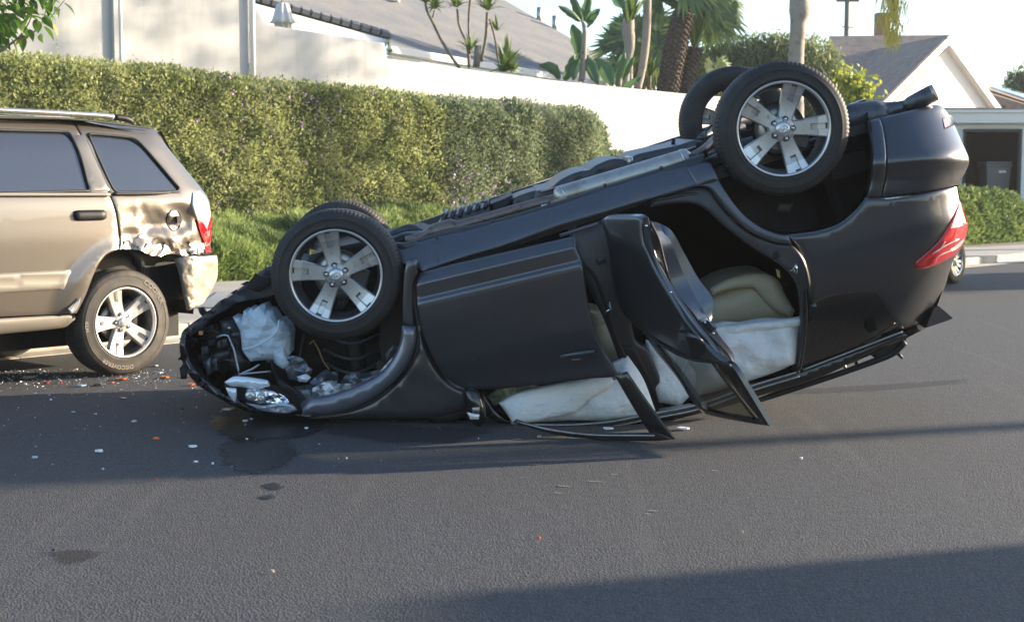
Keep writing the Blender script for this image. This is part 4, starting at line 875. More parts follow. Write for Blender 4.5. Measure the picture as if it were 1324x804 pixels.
# tailgate, far side and roof close the shell
pr_ = [(1222, 141, -.32), (1240, 178, -.34), (1248, 206, -.34), (1238, 238, -.34), (1247, 290, -.34), (1232, 336, -.34), (1213, 392, -.34), (1198, 424, -.36)]
near = [S.at(*p) for p in pr_]; V = []; n = 9
for v in near:
    for k in range(n): f = k / (n - 1); V.append(Vector((v.x + .05 * math.sin(math.pi * f), v.y + (-1.82 - 2 * v.y) * f if True else 0, v.z)))
pym('tailgate', V, [(i * n + k, (i + 1) * n + k, (i + 1) * n + k + 1, i * n + k + 1) for i in range(len(near) - 1) for k in range(n - 1)], P, suv, smooth=True)
def farpanel(name, P_, m, th=.03, o=0.0):
    V = [];
    for (x, z) in P_:
        s = side(0, 0, x, z) + o; V.append(Vector((x, -1.82 - s, z)))
    n = len(V); V += [v + Vector((0, th, 0)) for v in V]; return pym(name, V, [tuple(range(n)), tuple(range(n, 2 * n))[::-1]] + [(i, (i + 1) % n, (i + 1) % n + n, i + n) for i in range(n)], m, suv)
xe_ = near[3].x
farpanel('far_door', [(.45, .10), (1.45, .10), (1.45, .9), (.55, .9)], P); farpanel('far_door', [(1.46, .10), (2.1, .10), (2.45, .5), (2.5, .9), (1.46, .9)], P)
farpanel('far_quarter', [(2.2, .12), (2.3, .42), (2.6, .5), (2.9, .45), (3.1, .1), (xe_, .1), (xe_ + .02, .6), (xe_, .9), (2.5, .9), (2.4, .4)], P)
farpanel('far_glass', [(.9, .905), (2.45, .905), (2.45, 1.3), (1.1, 1.3)], M['glass_dark']); farpanel('far_glass', [(2.46, .905), (xe_ - .05, .905), (xe_ - .3, 1.3), (2.46, 1.3)], M['glass_dark'])
farpanel('far_roof_rail', [(.9, 1.30), (xe_ - .25, 1.30), (xe_ - .45, 1.42), (1.1, 1.40)], P)
# roof skin: from the near gutter to the far one
rl = [(668, 552, -.20), (740, 557, -.22), (830, 546, -.23), (900, 534, -.24), (975, 513, -.25), (1060, 487, -.25), (1130, 457, -.25), (1172, 437, -.26), (1192, 427, -.32)]
near = [S.at(*p) for p in rl]; V = []; n = 9
for v in near:
    for k in range(n): f = k / (n - 1); V.append(Vector((v.x, v.y + (-1.82 - 2 * v.y) * f, v.z + .05 * math.sin(math.pi * f))))
pym('roof_skin', V, [(i * n + k, (i + 1) * n + k, (i + 1) * n + k + 1, i * n + k + 1) for i in range(len(near) - 1) for k in range(n - 1)], P, suv, smooth=True)
V2 = [v + Vector((.0, 0, -.04)) for v in V]; pym('headliner', V2, [(i * n + k, (i + 1) * n + k, (i + 1) * n + k + 1, i * n + k + 1) for i in range(len(near) - 1) for k in range(n - 1)], M['carpet'], suv)
# --- roof rail side of the openings
rail = lambda px, py, x, z: float(np.interp(px, [660, 800, 900, 1000], [.05, .03, -.10, -.235]))
panel('cant_rail', [(660, 547), (700, 551), (740, 550.5), (790, 545), (836, 534), (870, 528), (905, 521), (971, 497), (1030, 481), (1038, 478.8), (1100, 455.5), (1168, 430.5), (1174, 434), (1134, 452), (1060, 488), (975, 514), (930, 528), (868, 543), (830, 549), (760, 557), (700, 558), (668, 555)], S, rail, M['gloss_black'], suv, thick=.06, curl=.015, cr=3, grid=6)
rq = lambda px: float(np.interp(px, [660, 800, 900, 1000], [.05, .03, -.10, -.235])) + .012
for k, dz in enumerate((0, 3.2, 6.2)):
    ptube('door_seal', S, [(a_, b_ + dz, rq(a_), .006) for a_, b_ in ((690, 549), (740, 549), (790, 545), (836, 536), (905, 522), (971, 499), (1034, 480))], M['steel'] if k != 1 else M['gloss_black'], suv, 6)
rk = ptube('roof_rack_rail', S, [(972, 520, -.26, .013), (1000, 511, -.30, .017), (1075, 486.5, -.31, .017), (1134, 465.5, -.31, .019), (1155, 456, -.30, .02), (1170, 442, -.27, .02)], M['black'], suv, 8)
panel('rack_foot', [(1134, 452), (1172, 438), (1168, 447), (1157, 456), (1134, 465), (1128, 460)], S, flat(-.29), M['black'], suv, thick=.05, curl=.01)
ptube('rack_bracket', S, [(1078, 477, -.33, .010), (1090, 470, -.33, .012), (1094, 477, -.33, .008)], M['steel'], suv, 6); ptube('rack_bracket', S, [(1106, 468, -.33, .010), (1112, 474, -.33, .012)], M['black'], suv, 6)
ptube('antenna', S, [(1160, 456, -.6, .012), (1167, 463, -.6, .008)], M['black'], suv, 6)
# --- B pillar
panel('b_pillar', [(735, 298), (782, 284), (800, 320), (812, 390), (822, 440), (838, 452), (870, 530), (872, 545), (838, 548), (818, 510), (800, 462), (782, 415), (765, 380), (752, 350)], S, lambda px, py, x, z: side(px, py, x, z) - .07 - (.10 if False else 0), M['dplastic'], suv, thick=.10, grid=7, curl=.02, cr=4)
panel('pillar_trim', [(802, 445), (822, 450), (858, 528), (856, 546), (840, 546), (818, 498)], S, lambda px, py, x, z: side(px, py, x, z) - .05, M['black'], suv, thick=.05, curl=.015, cr=4)
ptube('door_seal', S, [(750, 338, -.04, .010), (768, 356, -.04, .010), (780, 385, -.04, .010), (792, 425, -.04, .010), (812, 470, -.08, .010), (836, 520, -.16, .010)], M['seam'], suv, 8)
ptube('door_striker', S, [(785, 392, -.03, .006), (789, 400, .01, .006), (783, 403, .01, .006)], M['chrome'], suv, 8, step=3); ptube('door_striker', S, [(788, 390, -.02, .006), (790, 400, 0, .006)], M['chrome'], suv, 6, step=3)
panel('hinge_plate', [(771, 334), (783, 331), (784, 340), (773, 343)], S, flat(.0), M['dplastic'], suv, thick=.02); panel('front_sill_strip', [(723, 303), (773, 287), (775, 291), (725, 307)], S, flat(-.01), M['paint_skylit'], suv, thick=.01, curl=.003, cr=1.5)
# --- cabin
box('cabin_floor', (1.7, -.95, .20), (2.5, 1.6, .06), M['carpet'], suv); box('dashboard', (.55, -.9, .62), (.35, 1.5, .40), M['carpet'], suv, bev=.06)
box('cargo_partition', (2.75, -.9, .7), (.05, 1.5, 1.1), M['carpet'], suv); box('cabin_bulkhead', (.35, -.9, .5), (.05, 1.6, .8), M['black'], suv)
box('far_door_trim', (1.6, -1.70, .65), (2.4, .05, 1.1), M['carpet'], suv); box('centre_console', (1.15, -.92, .3), (.9, .25, .35), M['carpet'], suv, bev=.04)
panel('seat_cushion', [(905, 388), (935, 371), (960, 362), (990, 362), (1010, 380), (1022, 395), (1030, 420), (905, 428)], S, flat(-.52), M['beige'], suv, thick=.5, bulge=.10, bw=10, noise=.012, ns=7)
panel('seat_back', [(918, 373), (938, 362), (965, 355), (990, 354), (1006, 362), (1016, 382), (1028, 402), (1022, 412), (1000, 400), (975, 372), (945, 374), (920, 382)], S, flat(-.40), M['beige'], suv, thick=.45, bulge=.05, bw=8, noise=.012, ns=9)
panel('trim_clip', [(1004, 348), (1008, 350), (1009, 360), (1006, 358)], S, flat(-.25), mat('yellow_clip', (.7, .5, .2), .4), suv, thick=.02)
panel('seat_back', [(760, 400), (778, 405), (800, 430), (818, 470), (800, 480), (776, 462), (766, 440)], S, flat(-.40), M['beige'], suv, thick=.35, bulge=.05, noise=.006)
panel('pillar_trim', [(768, 406), (782, 408), (786, 418), (772, 422)], S, flat(-.33), M['beige'], suv, thick=.04); panel('seat_cushion', [(800, 380), (850, 360), (900, 380), (900, 430), (840, 450), (800, 430)], S, flat(-.75), M['carpet'], suv, thick=.4, bulge=.06)
def ab(name, P_, o, nz=.018, bl=.07, ns=6, seed=0, th=.03, m='airbag'): return panel(name, P_, S, flat(o), M[m], suv, thick=th, bulge=bl, bw=9, noise=nz, ns=ns, seed=seed, grid=6, curl=.01, cr=3)
ab('curtain_airbag', [(910, 424), (935, 416), (955, 417), (985, 412), (1020, 412), (1037, 409), (1040, 418), (1034, 426), (1032, 455), (1028, 470), (1000, 482), (970, 492), (925, 506), (900, 512), (880, 470), (900, 440)], -.26, .032, .08, 9)
ab('airbag_fold', [(920, 423), (955, 419), (1000, 414), (1039, 410), (1038, 421), (1010, 426), (975, 428), (950, 434), (925, 432)], -.20, .010, .05, 10, 3)
ab('curtain_airbag', [(645, 521), (665, 510), (700, 500), (740, 494), (790, 480), (790, 470), (812, 460), (832, 490), (850, 538), (800, 544), (745, 543), (700, 545), (664, 547)], -.06, .024, .06, 8, 5)
ab('front_airbag', [(646, 521), (668, 509), (705, 500), (765, 489), (795, 488), (790, 500), (765, 515), (742, 533), (722, 538), (690, 545), (664, 548)], .02, .014, .035, 7, 9)
ab('curtain_airbag', [(835, 440), (870, 450), (905, 470), (900, 500), (880, 525), (850, 520), (838, 490)], -.24, .02, .05, 6, 11)
# --- front door, hanging ajar and sprung outwards
FD0 = S.at(541, 400, 0).x
bl_ = (np.array([541., 353.]), np.array([743., 305.]))
dn = np.array([48., 202.]); dn /= np.linalg.norm(dn)
def fdy(px, py, x, z):
    v = float((np.array([px, py]) - bl_[0]) @ dn); base = .02 + .28 * (x - FD0); return base + float(np.interp(v, [0, 14, 33, 37, 44, 60, 120, 165], [-.045, 0.0, .004, .024, .028, .030, .024, .0]))
FDP = [(538, 372), (540, 359), (547, 352), (640, 329.5), (743, 305.5), (744, 318), (752, 338), (756, 365), (762, 400), (770, 430), (780, 452), (793, 471), (799, 484), (795, 487), (765, 489), (740, 492), (690, 498), (640, 503), (605, 502), (588, 497), (572, 483), (558, 460), (546, 430), (540, 400)]
fd = panel('front_door', FDP, S, fdy, P, suv, thick=.05, grid=7, curl=.008, cr=2.5, step=4, lines=[[(541 + dn[0] * v - 8, 353 + dn[1] * v + 2), (743 + dn[0] * v + 8, 305 + dn[1] * v - 2)] for v in (10, 12, 14, 16, 18, 29, 31, 33, 35, 37, 40, 42, 44, 46, 50, 58, 60, 62)])
fo = lambda px: .03 + .28 * ((px - 541) / 236 / .95) + .035
panel('window_frame', [(795, 486), (812, 481.5), (840, 522), (873, 567), (868, 571.5), (848, 572), (822, 532)], S, lambda px, py, x, z: fo(px), M['gloss_black'], fd, thick=.035, curl=.006, cr=2)
panel('window_frame', [(664, 546), (668, 543), (690, 550), (730, 558), (766, 561), (850, 561), (868, 568), (846, 570), (790, 569), (755, 566.5), (715, 561)], S, lambda px, py, x, z: fo(px) + .14 * min(1, (px - 660) / 60), M['black'], fd, thick=.03, curl=.004, cr=1.5)
ptube('frame_bead', S, [(668, 545, fo(668) + .03, .005), (715, 556, fo(715) + .15, .005), (766, 562, fo(766) + .15, .005), (846, 563, fo(846) + .15, .005)], M['steel'], fd, 6)
panel('handle_recess_shade', [(730, 452), (738, 446), (752, 446), (760, 452), (758, 462), (732, 464)], S, lambda *a: fdy(*a) + .002, M['black'], fd, thick=.006, curl=.004, cr=2, bulge=-.006, bw=3)  # black plate stands in for the shade in the handle recess
hp = S.at(747, 458, 0); ptube('door_handle', S, [(725, 461, fdy(725, 461, S.at(725, 461, 0).x, 0) + .022, .008), (745, 457.5, fdy(745, 458, hp.x, 0) + .045, .011), (769, 454, fdy(768, 454, S.at(768, 454, 0).x, 0) + .022, .009)], M['paint_skylit'], fd, 8)  # brighter copy of the paint stands in for the sky highlight on the handle
panel('key_cover', [(737, 464.5), (752, 463), (750, 468), (742, 469)], S, lambda *a: fdy(*a) + .008, P, fd, thick=.01, curl=.006, cr=2)
a = S.at(797, 486, .24); box('latch_tab', a, (.05, .03, .03), M['steel'], fd)
# crushed door mirror and A pillar on the ground
mir = panel('door_mirror', [(600, 505), (612, 503), (622, 510), (628, 528), (628, 545), (620, 551), (608, 545), (603, 530)], S, flat(.12), M['gloss_black'], suv, thick=.10, bulge=.06, bw=9, noise=.004)
panel('mirror_indicator', [(604, 533), (620, 536), (619, 542), (608, 542)], S, flat(.175), M['clear_lens'], mir, thick=.012, curl=.004, cr=2, bulge=.01, bw=4)
panel('mirror_shine', [(611, 527), (620, 526), (620, 533), (611, 534)], S, flat(.178), M['steel'], mir, thick=.006)  # steel patch stands in for a highlight on the mirror shell
panel('a_pillar', [(560, 470), (600, 500), (622, 506), (640, 530), (668, 550), (662, 556), (632, 540), (600, 520), (590, 545), (555, 545), (540, 500)], S, flat(-.05), M['gloss_black'], suv, thick=.08, noise=.02, ns=9, sharp_noise=True)
panel('broken_glass', [(630, 512), (645, 502), (668, 500), (690, 496), (700, 500), (672, 508), (650, 520), (640, 524)], S, flat(-.10), mat('green_crazed_glass', (.16, .19, .12), .15, 0, 1, bump=[(60, .8, .01)], var=[(14, (.45, .42, .25), .5, .62)]), suv, thick=.01, noise=.03, ns=24, smooth=False)
panel('windscreen_edge', [(630, 550), (660, 552), (690, 560), (700, 566), (680, 565), (660, 556), (640, 555)], S, flat(-.02), mat('crazed_edge', (.32, .32, .26), .4), suv, thick=.01, noise=.01)
# windscreen band and cowl: dark mass between hood and cabin
box('cowl', S.at(560, 470, -1.0) + Vector((.0, 0, 0)), (.55, 1.5, .5), M['black'], suv, bev=.08)
# --- rear door, swung out towards the photographer
TH = rad(62); ho = S.M @ S.at(790, 400, .01); exd = S.ex * math.cos(TH) + S.ey * math.sin(TH); R_ = Frame(ho, exd, S.ez.cross(exd), S.ez, 1)
def rdy(px, py, x, z): 
    return sint(py - (px - 790) * .25, [270, 300, 312, 380, 420, 445, 540], [-.03, 0, .012, .015, .005, -.02, -.14], 5)
RDP = [(776.5, 285), (786, 279.5), (826, 279.5), (831.5, 283), (833.5, 310), (845.5, 343.6), (865, 377), (877, 397), (888, 414), (909.5, 440), (923, 456), (944, 472), (926, 467.5), (896, 463.5), (866, 450), (830, 428), (812, 412), (802, 399), (792, 360), (786, 318), (781, 300)]
rd = panel('rear_door', RDP, R_, rdy, M['gloss_black'] if False else P, None, thick=.03, grid=5, curl=.012, cr=3); rd.parent = suv; rd.matrix_local = S.Mi @ R_.M
gl = [(832, 430), (866, 452), (896, 465.5), (926, 469.5), (929, 475), (984, 545.5), (975, 545), (913, 531.5), (899, 517), (877, 485.5), (851, 452)]
panel('window_glass', gl, R_, lambda *a: rdy(*a) - .012, M['glass_tint'], rd, thick=.004, curl=0, grid=12)
panel('window_frame', [(829, 426), (834, 430), (852, 451), (879, 485), (901, 517), (915, 530.5), (976, 543), (984, 544.5), (928, 476), (925, 467.5), (944.5, 471.5), (965, 502), (994.6, 550.5), (977, 548), (912, 535), (896, 520), (875, 488), (848, 455)], R_, lambda *a: rdy(*a) + .0, M['gloss_black'], rd, thick=.03, grid=6, curl=.004, cr=1.5)
ptube('window_divider', R_, [(922, 469, -.03, .010), (945, 500, -.07, .010), (979, 543, -.13, .010)], M['black'], rd, 6)
ptube('window_waist_seal', R_, [(831, 429, .002, .009), (866, 452, -.004, .009), (896, 464.5, -.012, .009), (930, 469, -.02, .007)], M['black'], rd, 6)
ptube('frame_bead', R_, [(944, 471, -.01, .005), (966, 503, -.07, .005), (994, 549.5, -.14, .005)], mat('sunlit_frame_bead', (.55, .48, .36), .3, .8), rd, 6)  # warm bright bead stands in for sunlight along the frame edge
ptube('door_handle', R_, [(880, 429, .01, .008), (889, 432, .045, .011), (902, 437, .045, .010), (910, 444, .01, .008)], P, rd, 8)
panel('handle_recess_shade', [(884, 432), (892, 430), (910, 442), (912, 455), (905, 462), (893, 460), (890, 446)], R_, lambda *a: rdy(*a) + .003, M['black'], rd, thick=.006, curl=.003, cr=2)  # recess shade laid on as a black plate
panel('quarter_glass_chip', [(906, 520), (912, 519), (914, 529), (908, 526)], R_, lambda *a: rdy(*a) + .004, M['steel'], rd, thick=.004)
A1 = [(831.5, 282, 0), (833.5, 310, 0), (845.5, 343.6, 0), (865, 377, 0), (877, 397, 0), (888, 414, 0), (909.5, 440, -.005), (923, 456, -.015), (944, 472, -.03)]
A2 = [(838, 282, -.02), (842, 310, -.025), (852, 341, -.025), (870, 373, -.025), (883, 392, -.025), (894, 408, -.025), (914, 434, -.03), (930, 453, -.04), (948, 474, -.05)]
A3 = [(840, 286, -.05), (851, 308, -.06), (859, 339, -.07), (867, 366, -.07), (880, 387, -.07), (895, 404.6, -.07), (911, 427, -.07), (941, 458, -.07), (949, 474, -.07)]
A4 = [(851, 288, -.12), (867, 312, -.13), (880, 345, -.14), (893, 372, -.15), (900, 386, -.15), (910, 402, -.15), (922, 424, -.14), (945, 456, -.12), (949, 473, -.08)]
A5 = [(843, 285, -.125), (867, 297, -.15), (885, 327.7, -.18), (903, 360, -.20), (918.5, 380, -.21), (922, 390, -.20), (922, 420, -.17), (948.7, 458, -.13), (950, 472, -.09)]
EF = mat('door_edge_skylit', (.075, .082, .10), .28, .5, .9)  # same charcoal paint, brightened for the sky on the door's shut face
ruled('door_flange', R_, [A1, A2], EF, rd, n=60, thick=.004); ruled('door_groove', R_, [A2, A3], M['black'], rd, n=60); ruled('door_shut_face', R_, [A3, A4], EF, rd, n=60)
ruled('door_inner_edge', R_, [A4, A5], EF, rd, n=60); ruled('door_inner_trim', R_, [A5, [(800, 300, -.16), (812, 330, -.18), (822, 360, -.20), (830, 400, -.20), (840, 410, -.20), (850, 420, -.2), (860, 440, -.16), (880, 450, -.1), (900, 460, -.06)]], M['carpet'], rd, n=40)
ptube('door_seal', R_, [(a, b, c + .012, .007) for a, b, c in A3], M['seam'], rd, 8)
panel('latch_plate', [(904, 412), (914, 410), (926, 425), (918, 432), (908, 424)], R_, flat(-.10), EF, rd, thick=.006)
panel('latch_sticker', [(905, 412.5), (913, 410.5), (915, 414), (907, 416.5)], R_, flat(-.09), M['white_paint'], rd, thick=.003, curl=0)
for (a, b, c) in ((835, 292, -.01), (867, 378, -.01), (911, 417, -.09), (917, 415, -.09), (922, 431, -.09)): ptube('screw', R_, [(a, b, c, .007), (a + .6, b, c + .006, .006)], M['chrome'], rd, 8)
# --- front corner: flare, sill end, wing
panel('front_arch_trim', [(526, 337), (531, 334.5), (539, 335.5), (540, 345), (534, 372), (535.5, 423), (520.5, 421), (521, 380), (523, 350)], S, flat(.03), P, suv, thick=.05, curl=.015, cr=4)
panel('front_arch_trim', [(520, 421), (537.5, 423), (538, 440), (530, 465), (515, 487), (498, 503), (475, 519), (448, 530), (419, 536.5), (390, 535.5), (396, 522), (403, 515), (430, 509), (459, 499), (480, 489), (495, 479), (505, 467), (513, 453), (518, 438)], S, flat(.06), mat('scuffed_grey_trim', (.14, .15, .175), .30, .45, .8, var=[(30, (.20, .20, .21), .6, .75)]), suv, thick=.05, curl=.02, cr=5, bulge=.02, bw=7)
panel('front_wing', [(534, 336), (541, 352), (537, 372), (539, 400), (545, 430), (557, 461), (571, 484), (588, 499), (606, 504), (604, 530), (560, 540), (480, 541), (400, 541), (440, 532), (480, 518), (515, 490), (535, 460), (540, 430), (536, 400), (533, 370)], S, flat(-.02), P, suv, thick=.10, curl=.02, cr=5, noise=.008, ns=4)
panel('sill_end', [(511, 325), (530, 318), (548, 313), (551, 326), (545, 349), (537, 340), (518, 341)], S, lambda *a: side(*a) + .004, M['paint_skylit'], suv, thick=.05, noise=.006)
panel('inner_wing', [(498, 325), (530, 318), (548, 345), (545, 420), (545, 470), (520, 500), (495, 470), (490, 400)], S, flat(-.16), M['black'], suv, thick=.04, noise=.01)
# --- underside front: crossmember, arms
for pts in ([(500, 322, -.5, .03), (520, 310, -.5, .04), (545, 305, -.6, .03)], [(505, 305, -.7, .03), (530, 296, -.7, .03), (545, 300, -.7, .02)], [(508, 318, -.2, .02), (525, 320, -.15, .03), (540, 314, -.15, .02)], [(430, 360, -.2, .03), (440, 345, -.7, .045), (440, 335, -1.4, .03)], [(440, 400, -.3, .03), (460, 350, -.8, .03), (470, 330, -1.2, .03)]): ptube('suspension_arm', S, pts, M['dplastic'], suv, 10)
under('subframe', [(380, 400), (400, 330), (450, 316), (505, 308), (535, 302), (548, 306), (530, 318), (515, 330), (500, 420), (440, 440)], -.45, .9, M['black'], .02)
# --- torn nose: dark tray, engine bay lumps, bonnet edge on the road
tray = panel('front_undertray', [(235, 430), (248, 418), (266, 405.5), (284, 389), (294.6, 384.6), (309.6, 374), (324.5, 361), (330, 356), (344, 346), (352, 343.6), (380, 350), (384, 372), (345, 384), (305, 392), (290, 402), (272, 412), (262, 425), (247, 434), (240, 452), (234, 448)], S, flat(-.25), M['dplastic'], suv, thick=.9, noise=.022, ns=14, sharp_noise=True, grid=6)
panel('torn_flap', [(318, 372), (330, 353), (336, 357), (350, 358), (350, 368), (335, 378)], S, flat(-.15), M['black'], suv, thick=.02, noise=.02, ns=30)
bon = panel('bonnet_edge', [(232, 448), (233.5, 438), (240, 432), (242, 452), (250, 470), (263, 488), (285, 503), (310, 516), (335, 528), (372, 532), (400, 529), (450, 530), (520, 520), (600, 520), (606, 545), (560, 542), (480, 543), (400, 541), (365, 539), (332, 535), (305, 526), (280, 513), (255, 497), (240, 478), (234, 462)], S, flat(-.12), M['gloss_black'], suv, thick=1.45, curl=.02, cr=4, noise=.028, ns=13, sharp_noise=True, grid=6)
panel('torn_flap', [(232, 476), (238, 469), (242, 480), (240, 490), (234, 490)], S, flat(-.02), M['black'], suv, thick=.02, noise=.015); panel('torn_flap', [(256, 398), (262, 397), (267, 405), (263, 410), (258, 405)], S, flat(-.35), M['black'], suv, thick=.03)
panel('bay_wall', [(240, 440), (266, 410), (300, 390), (340, 378), (400, 380), (440, 430), (520, 420), (540, 450), (520, 500), (440, 525), (330, 528), (262, 486), (244, 460)], S, flat(-.62), M['black'], suv, thick=.5, noise=.05, ns=9, sharp_noise=True, grid=7)
def lump(name, P_, o, th, m, nz=.02, ns=14, sm=True, bl=.02): return panel(name, P_, S, flat(o), m if not isinstance(m, str) else M[m], suv, thick=th, noise=nz, ns=ns, sharp_noise=True, grid=5, bulge=bl, bw=5, smooth=sm, curl=.008, cr=2, seed=P_[0][0])
lump('lamp_mount', [(284, 415), (300, 412), (311, 428), (313, 455), (322, 468), (308, 482), (296, 470), (292, 445)], -.30, .15, 'dplastic', .012)
lump('radiator_support', [(268, 424), (284, 416), (296, 440), (300, 476), (288, 484), (270, 468), (260, 448)], -.36, .2, 'black', .02)
lump('connector_block', [(272, 458), (298, 450), (300, 462), (276, 470)], -.28, .06, 'dplastic', .005); lump('connector_block', [(266, 440), (280, 436), (282, 448), (268, 452)], -.26, .06, 'black', .005)
for (x, y, nm) in ((296, 424, 'bolt'), (347, 466, 'bolt')): ptube(nm, S, [(x, y, -.27, .016), (x + 1, y, -.245, .014), (x + 1, y, -.235, .008)], M['steel'], suv, 10, step=3)
ptube('bent_tube', S, [(280, 436, -.24, .006), (290, 433, -.22, .006), (295, 434, -.21, .006), (302, 450, -.19, .006), (306, 467, -.18, .006), (309, 484, -.17, .006), (326, 477, -.17, .006), (335, 471, -.17, .006)], M['torn'], suv, 8)
ptube('bent_tube', S, [(308, 484, -.17, .006), (328, 482, -.17, .006), (350, 480, -.17, .006)], M['torn'], suv, 8)
ptube('cable', S, [(400, 445, -.2, .004), (405, 440, -.2, .004), (412, 452, -.2, .004), (418, 467, -.2, .004), (426, 478, -.2, .004)], mat('tan_wire', (.30, .20, .08), .5), suv, 6)
ptube('cable', S, [(387, 470, -.2, .005), (389, 450, -.2, .005), (393, 432, -.2, .005)], M['dplastic'], suv, 6); ptube('cable', S, [(352, 465, -.12, .007), (352, 475, -.12, .007), (358, 487, -.12, .007), (366, 492, -.12, .007)], M['black'], suv, 8)
tk = panel('washer_tank', [(301, 409.6), (308, 411), (313, 414), (315, 402), (321, 403), (324, 398), (328.6, 400), (334, 396), (343, 394), (346, 400), (352, 401), (357, 408), (360, 413), (367, 414), (373, 420), (377, 431), (376, 445), (375, 458), (366, 462), (364.5, 476), (357, 471), (350, 464.6), (324, 467), (318, 460), (313, 452), (312, 440), (310.6, 428.6), (305, 418)], S, flat(-.16), M['tank'], suv, thick=.16, bulge=.07, bw=7, noise=.03, ns=11, grid=5, curl=.004, cr=2, curved=False, smooth=False, sharp_noise=True)
ptube('tank_seam', S, [(314, 452, -.06, .006), (330, 448, -.045, .007), (345, 440, -.04, .007), (358, 428, -.04, .007), (361, 414, -.07, .005)], M['tank'], tk, 6)
panel('tank_outlet', [(352, 455), (366, 450), (374, 470), (366, 477), (358, 470)], S, flat(-.10), M['tank'], tk, thick=.08, bulge=.03, bw=4, noise=.01, ns=20, smooth=False)
hl = panel('headlight', [(289, 498), (300, 488), (322, 489), (345, 493), (372, 506), (392, 520), (402, 530), (372, 537), (340, 534), (318, 523), (300, 512)], S, flat(-.10), M['black'], suv, thick=.12, noise=.012, ns=14, curl=.01)
panel('lens_shell', [(290, 494), (302, 487), (322, 488), (346, 492), (349, 499), (330, 503), (312, 500), (298, 499)], S, flat(-.05), M['headlens'], hl, thick=.02, noise=.008, ns=20, bulge=.02, bw=5)
panel('reflector_bowl', [(292, 501), (305, 502), (306, 512), (304, 520), (296, 511)], S, flat(-.06), M['headlens'], hl, thick=.02, noise=.006, bulge=.015)
panel('chrome_reflector', [(318, 504), (330, 501), (345, 503), (368, 512), (374, 520), (362, 524), (345, 521), (332, 522), (322, 516)], S, flat(-.055), M['chrome'], hl, thick=.02, noise=.022, ns=26, smooth=False, grid=4, sharp_noise=True)
for c, r_ in (((324, 511), .028), ((338, 514), .022)):
    l_ = lathe('projector_lamp', [(.001, .02), (r_ * .6, .025), (r_, .012), (r_ * 1.1, 0), (r_ * .9, -.04)], M['alloy_bright'], hl, 20); l_.location = S.at(c[0], c[1], -.03)
panel('lens_strip', [(318, 521), (340, 524), (362, 521), (378, 523), (384, 530), (372, 534), (340, 531)], S, flat(-.04), M['torn'], hl, thick=.015, noise=.014, ns=22, grid=4, smooth=False)
panel('lamp_frame_strut', [(358, 488), (372, 496), (392, 512), (404, 528), (396, 530), (378, 514), (360, 500)], S, flat(-.06), M['black'], hl, thick=.03, noise=.01)
def torn(P_, o, m='crumple', nz=.03, ns=17): return panel('torn_metal', P_, S, flat(o), M[m], suv, thick=.006, noise=nz, ns=ns, grid=4.5, smooth=False, sharp_noise=True, curl=0, seed=P_[0][1])
torn([(366, 470), (372, 461), (382, 460), (393, 465), (399, 475), (404, 477), (400, 487), (388, 492), (374, 490)], -.10, 'crumple', .02)
torn([(384, 487), (396, 483), (402, 488), (396, 494), (386, 493)], -.07, 'torn', .012); torn([(368, 505), (380, 500), (402, 497), (410, 508), (400, 518), (388, 515)], -.08, 'crumple', .015)
torn([(400, 494), (412, 484), (421, 477), (429, 481), (437, 480), (436, 497), (424, 502), (415, 508), (405, 502)], -.06, 'crumple', .04); torn([(404, 502), (424, 492), (436, 496), (455, 496), (462, 500), (440, 508), (415, 513), (403, 515)], -.03, 'torn', .03, 26)
torn([(438, 497), (450, 483), (470, 482), (490, 478), (494, 484), (480, 492), (462, 499)], -.09, 'crumple', .02); torn([(488, 484), (498, 472), (507, 462), (512, 466), (505, 478), (492, 488)], -.02, 'torn', .02, 24)
torn([(498, 458), (508, 446), (514, 448), (508, 462), (500, 466)], -.06, 'crumple', .02); torn([(462, 497), (478, 488), (492, 482), (490, 490), (470, 501)], -.01, 'torn', .015, 26)
torn([(388, 522), (402, 512), (408, 517), (398, 527), (392, 533)], .03, 'crumple', .01)
for r_, cy, o in ((34, 432, -.35), (36, 452, -.33), (33, 470, -.30)):
    ptube('strut_spring', S, [(455 - r_ * 1.0 + 2 * r_ * i / 10 , cy + 12 * math.sin(math.pi * i / 10), o + .09 * math.sin(math.pi * i / 10), .009) for i in range(11)], mat('blue_grey_spring', (.05, .07, .12), .35, .4) if cy == 432 else M['dplastic'], suv, 8)
ptube('strut_body', S, [(455, 410, -.35, .05), (462, 480, -.35, .06)], M['black'], suv, 14)
for i in range(14):
    x = random.uniform(246, 300); y = random.uniform(425, 480); ptube('harness_wire', S, [(x, y, -.30 + .04 * random.random(), .004), (x + random.uniform(-14, 14), y + random.uniform(-10, 10), -.26, .004), (x + random.uniform(-20, 20), y + random.uniform(-16, 16), -.30, .004)], random.choice([M['dplastic'], M['black'], M['exh']]), suv, 5)
NR = [(236, 436), (244, 426), (258, 414), (272, 402), (288, 388), (302, 377), (318, 366), (332, 356), (236, 462), (246, 480), (262, 495), (284, 508), (306, 518), (330, 527)]
for i, (x, y) in enumerate(NR):
    k = random.uniform(5, 11); up = i < 8; a = random.uniform(-.5, .5) + (-2.2 if up else 2.2)
    Pq = [(x - k * .8, y + 2), (x + k * .7 * math.cos(a + 1.2), y + k * .5 * math.sin(a)), (x + k * .9, y - 2 if up else y + 3), (x + k * .5, y + 4), (x, y + (3 if up else -4))]
    panel('torn_flap', Pq, S, flat(-.14 - .12 * random.random() if up else -.10), random.choice([M['black'], M['dplastic'], M['crumple'], M['gloss_black']]), suv, thick=.004, noise=.035, ns=26, grid=3, curl=0, smooth=False, sharp_noise=True, curved=False, seed=i)
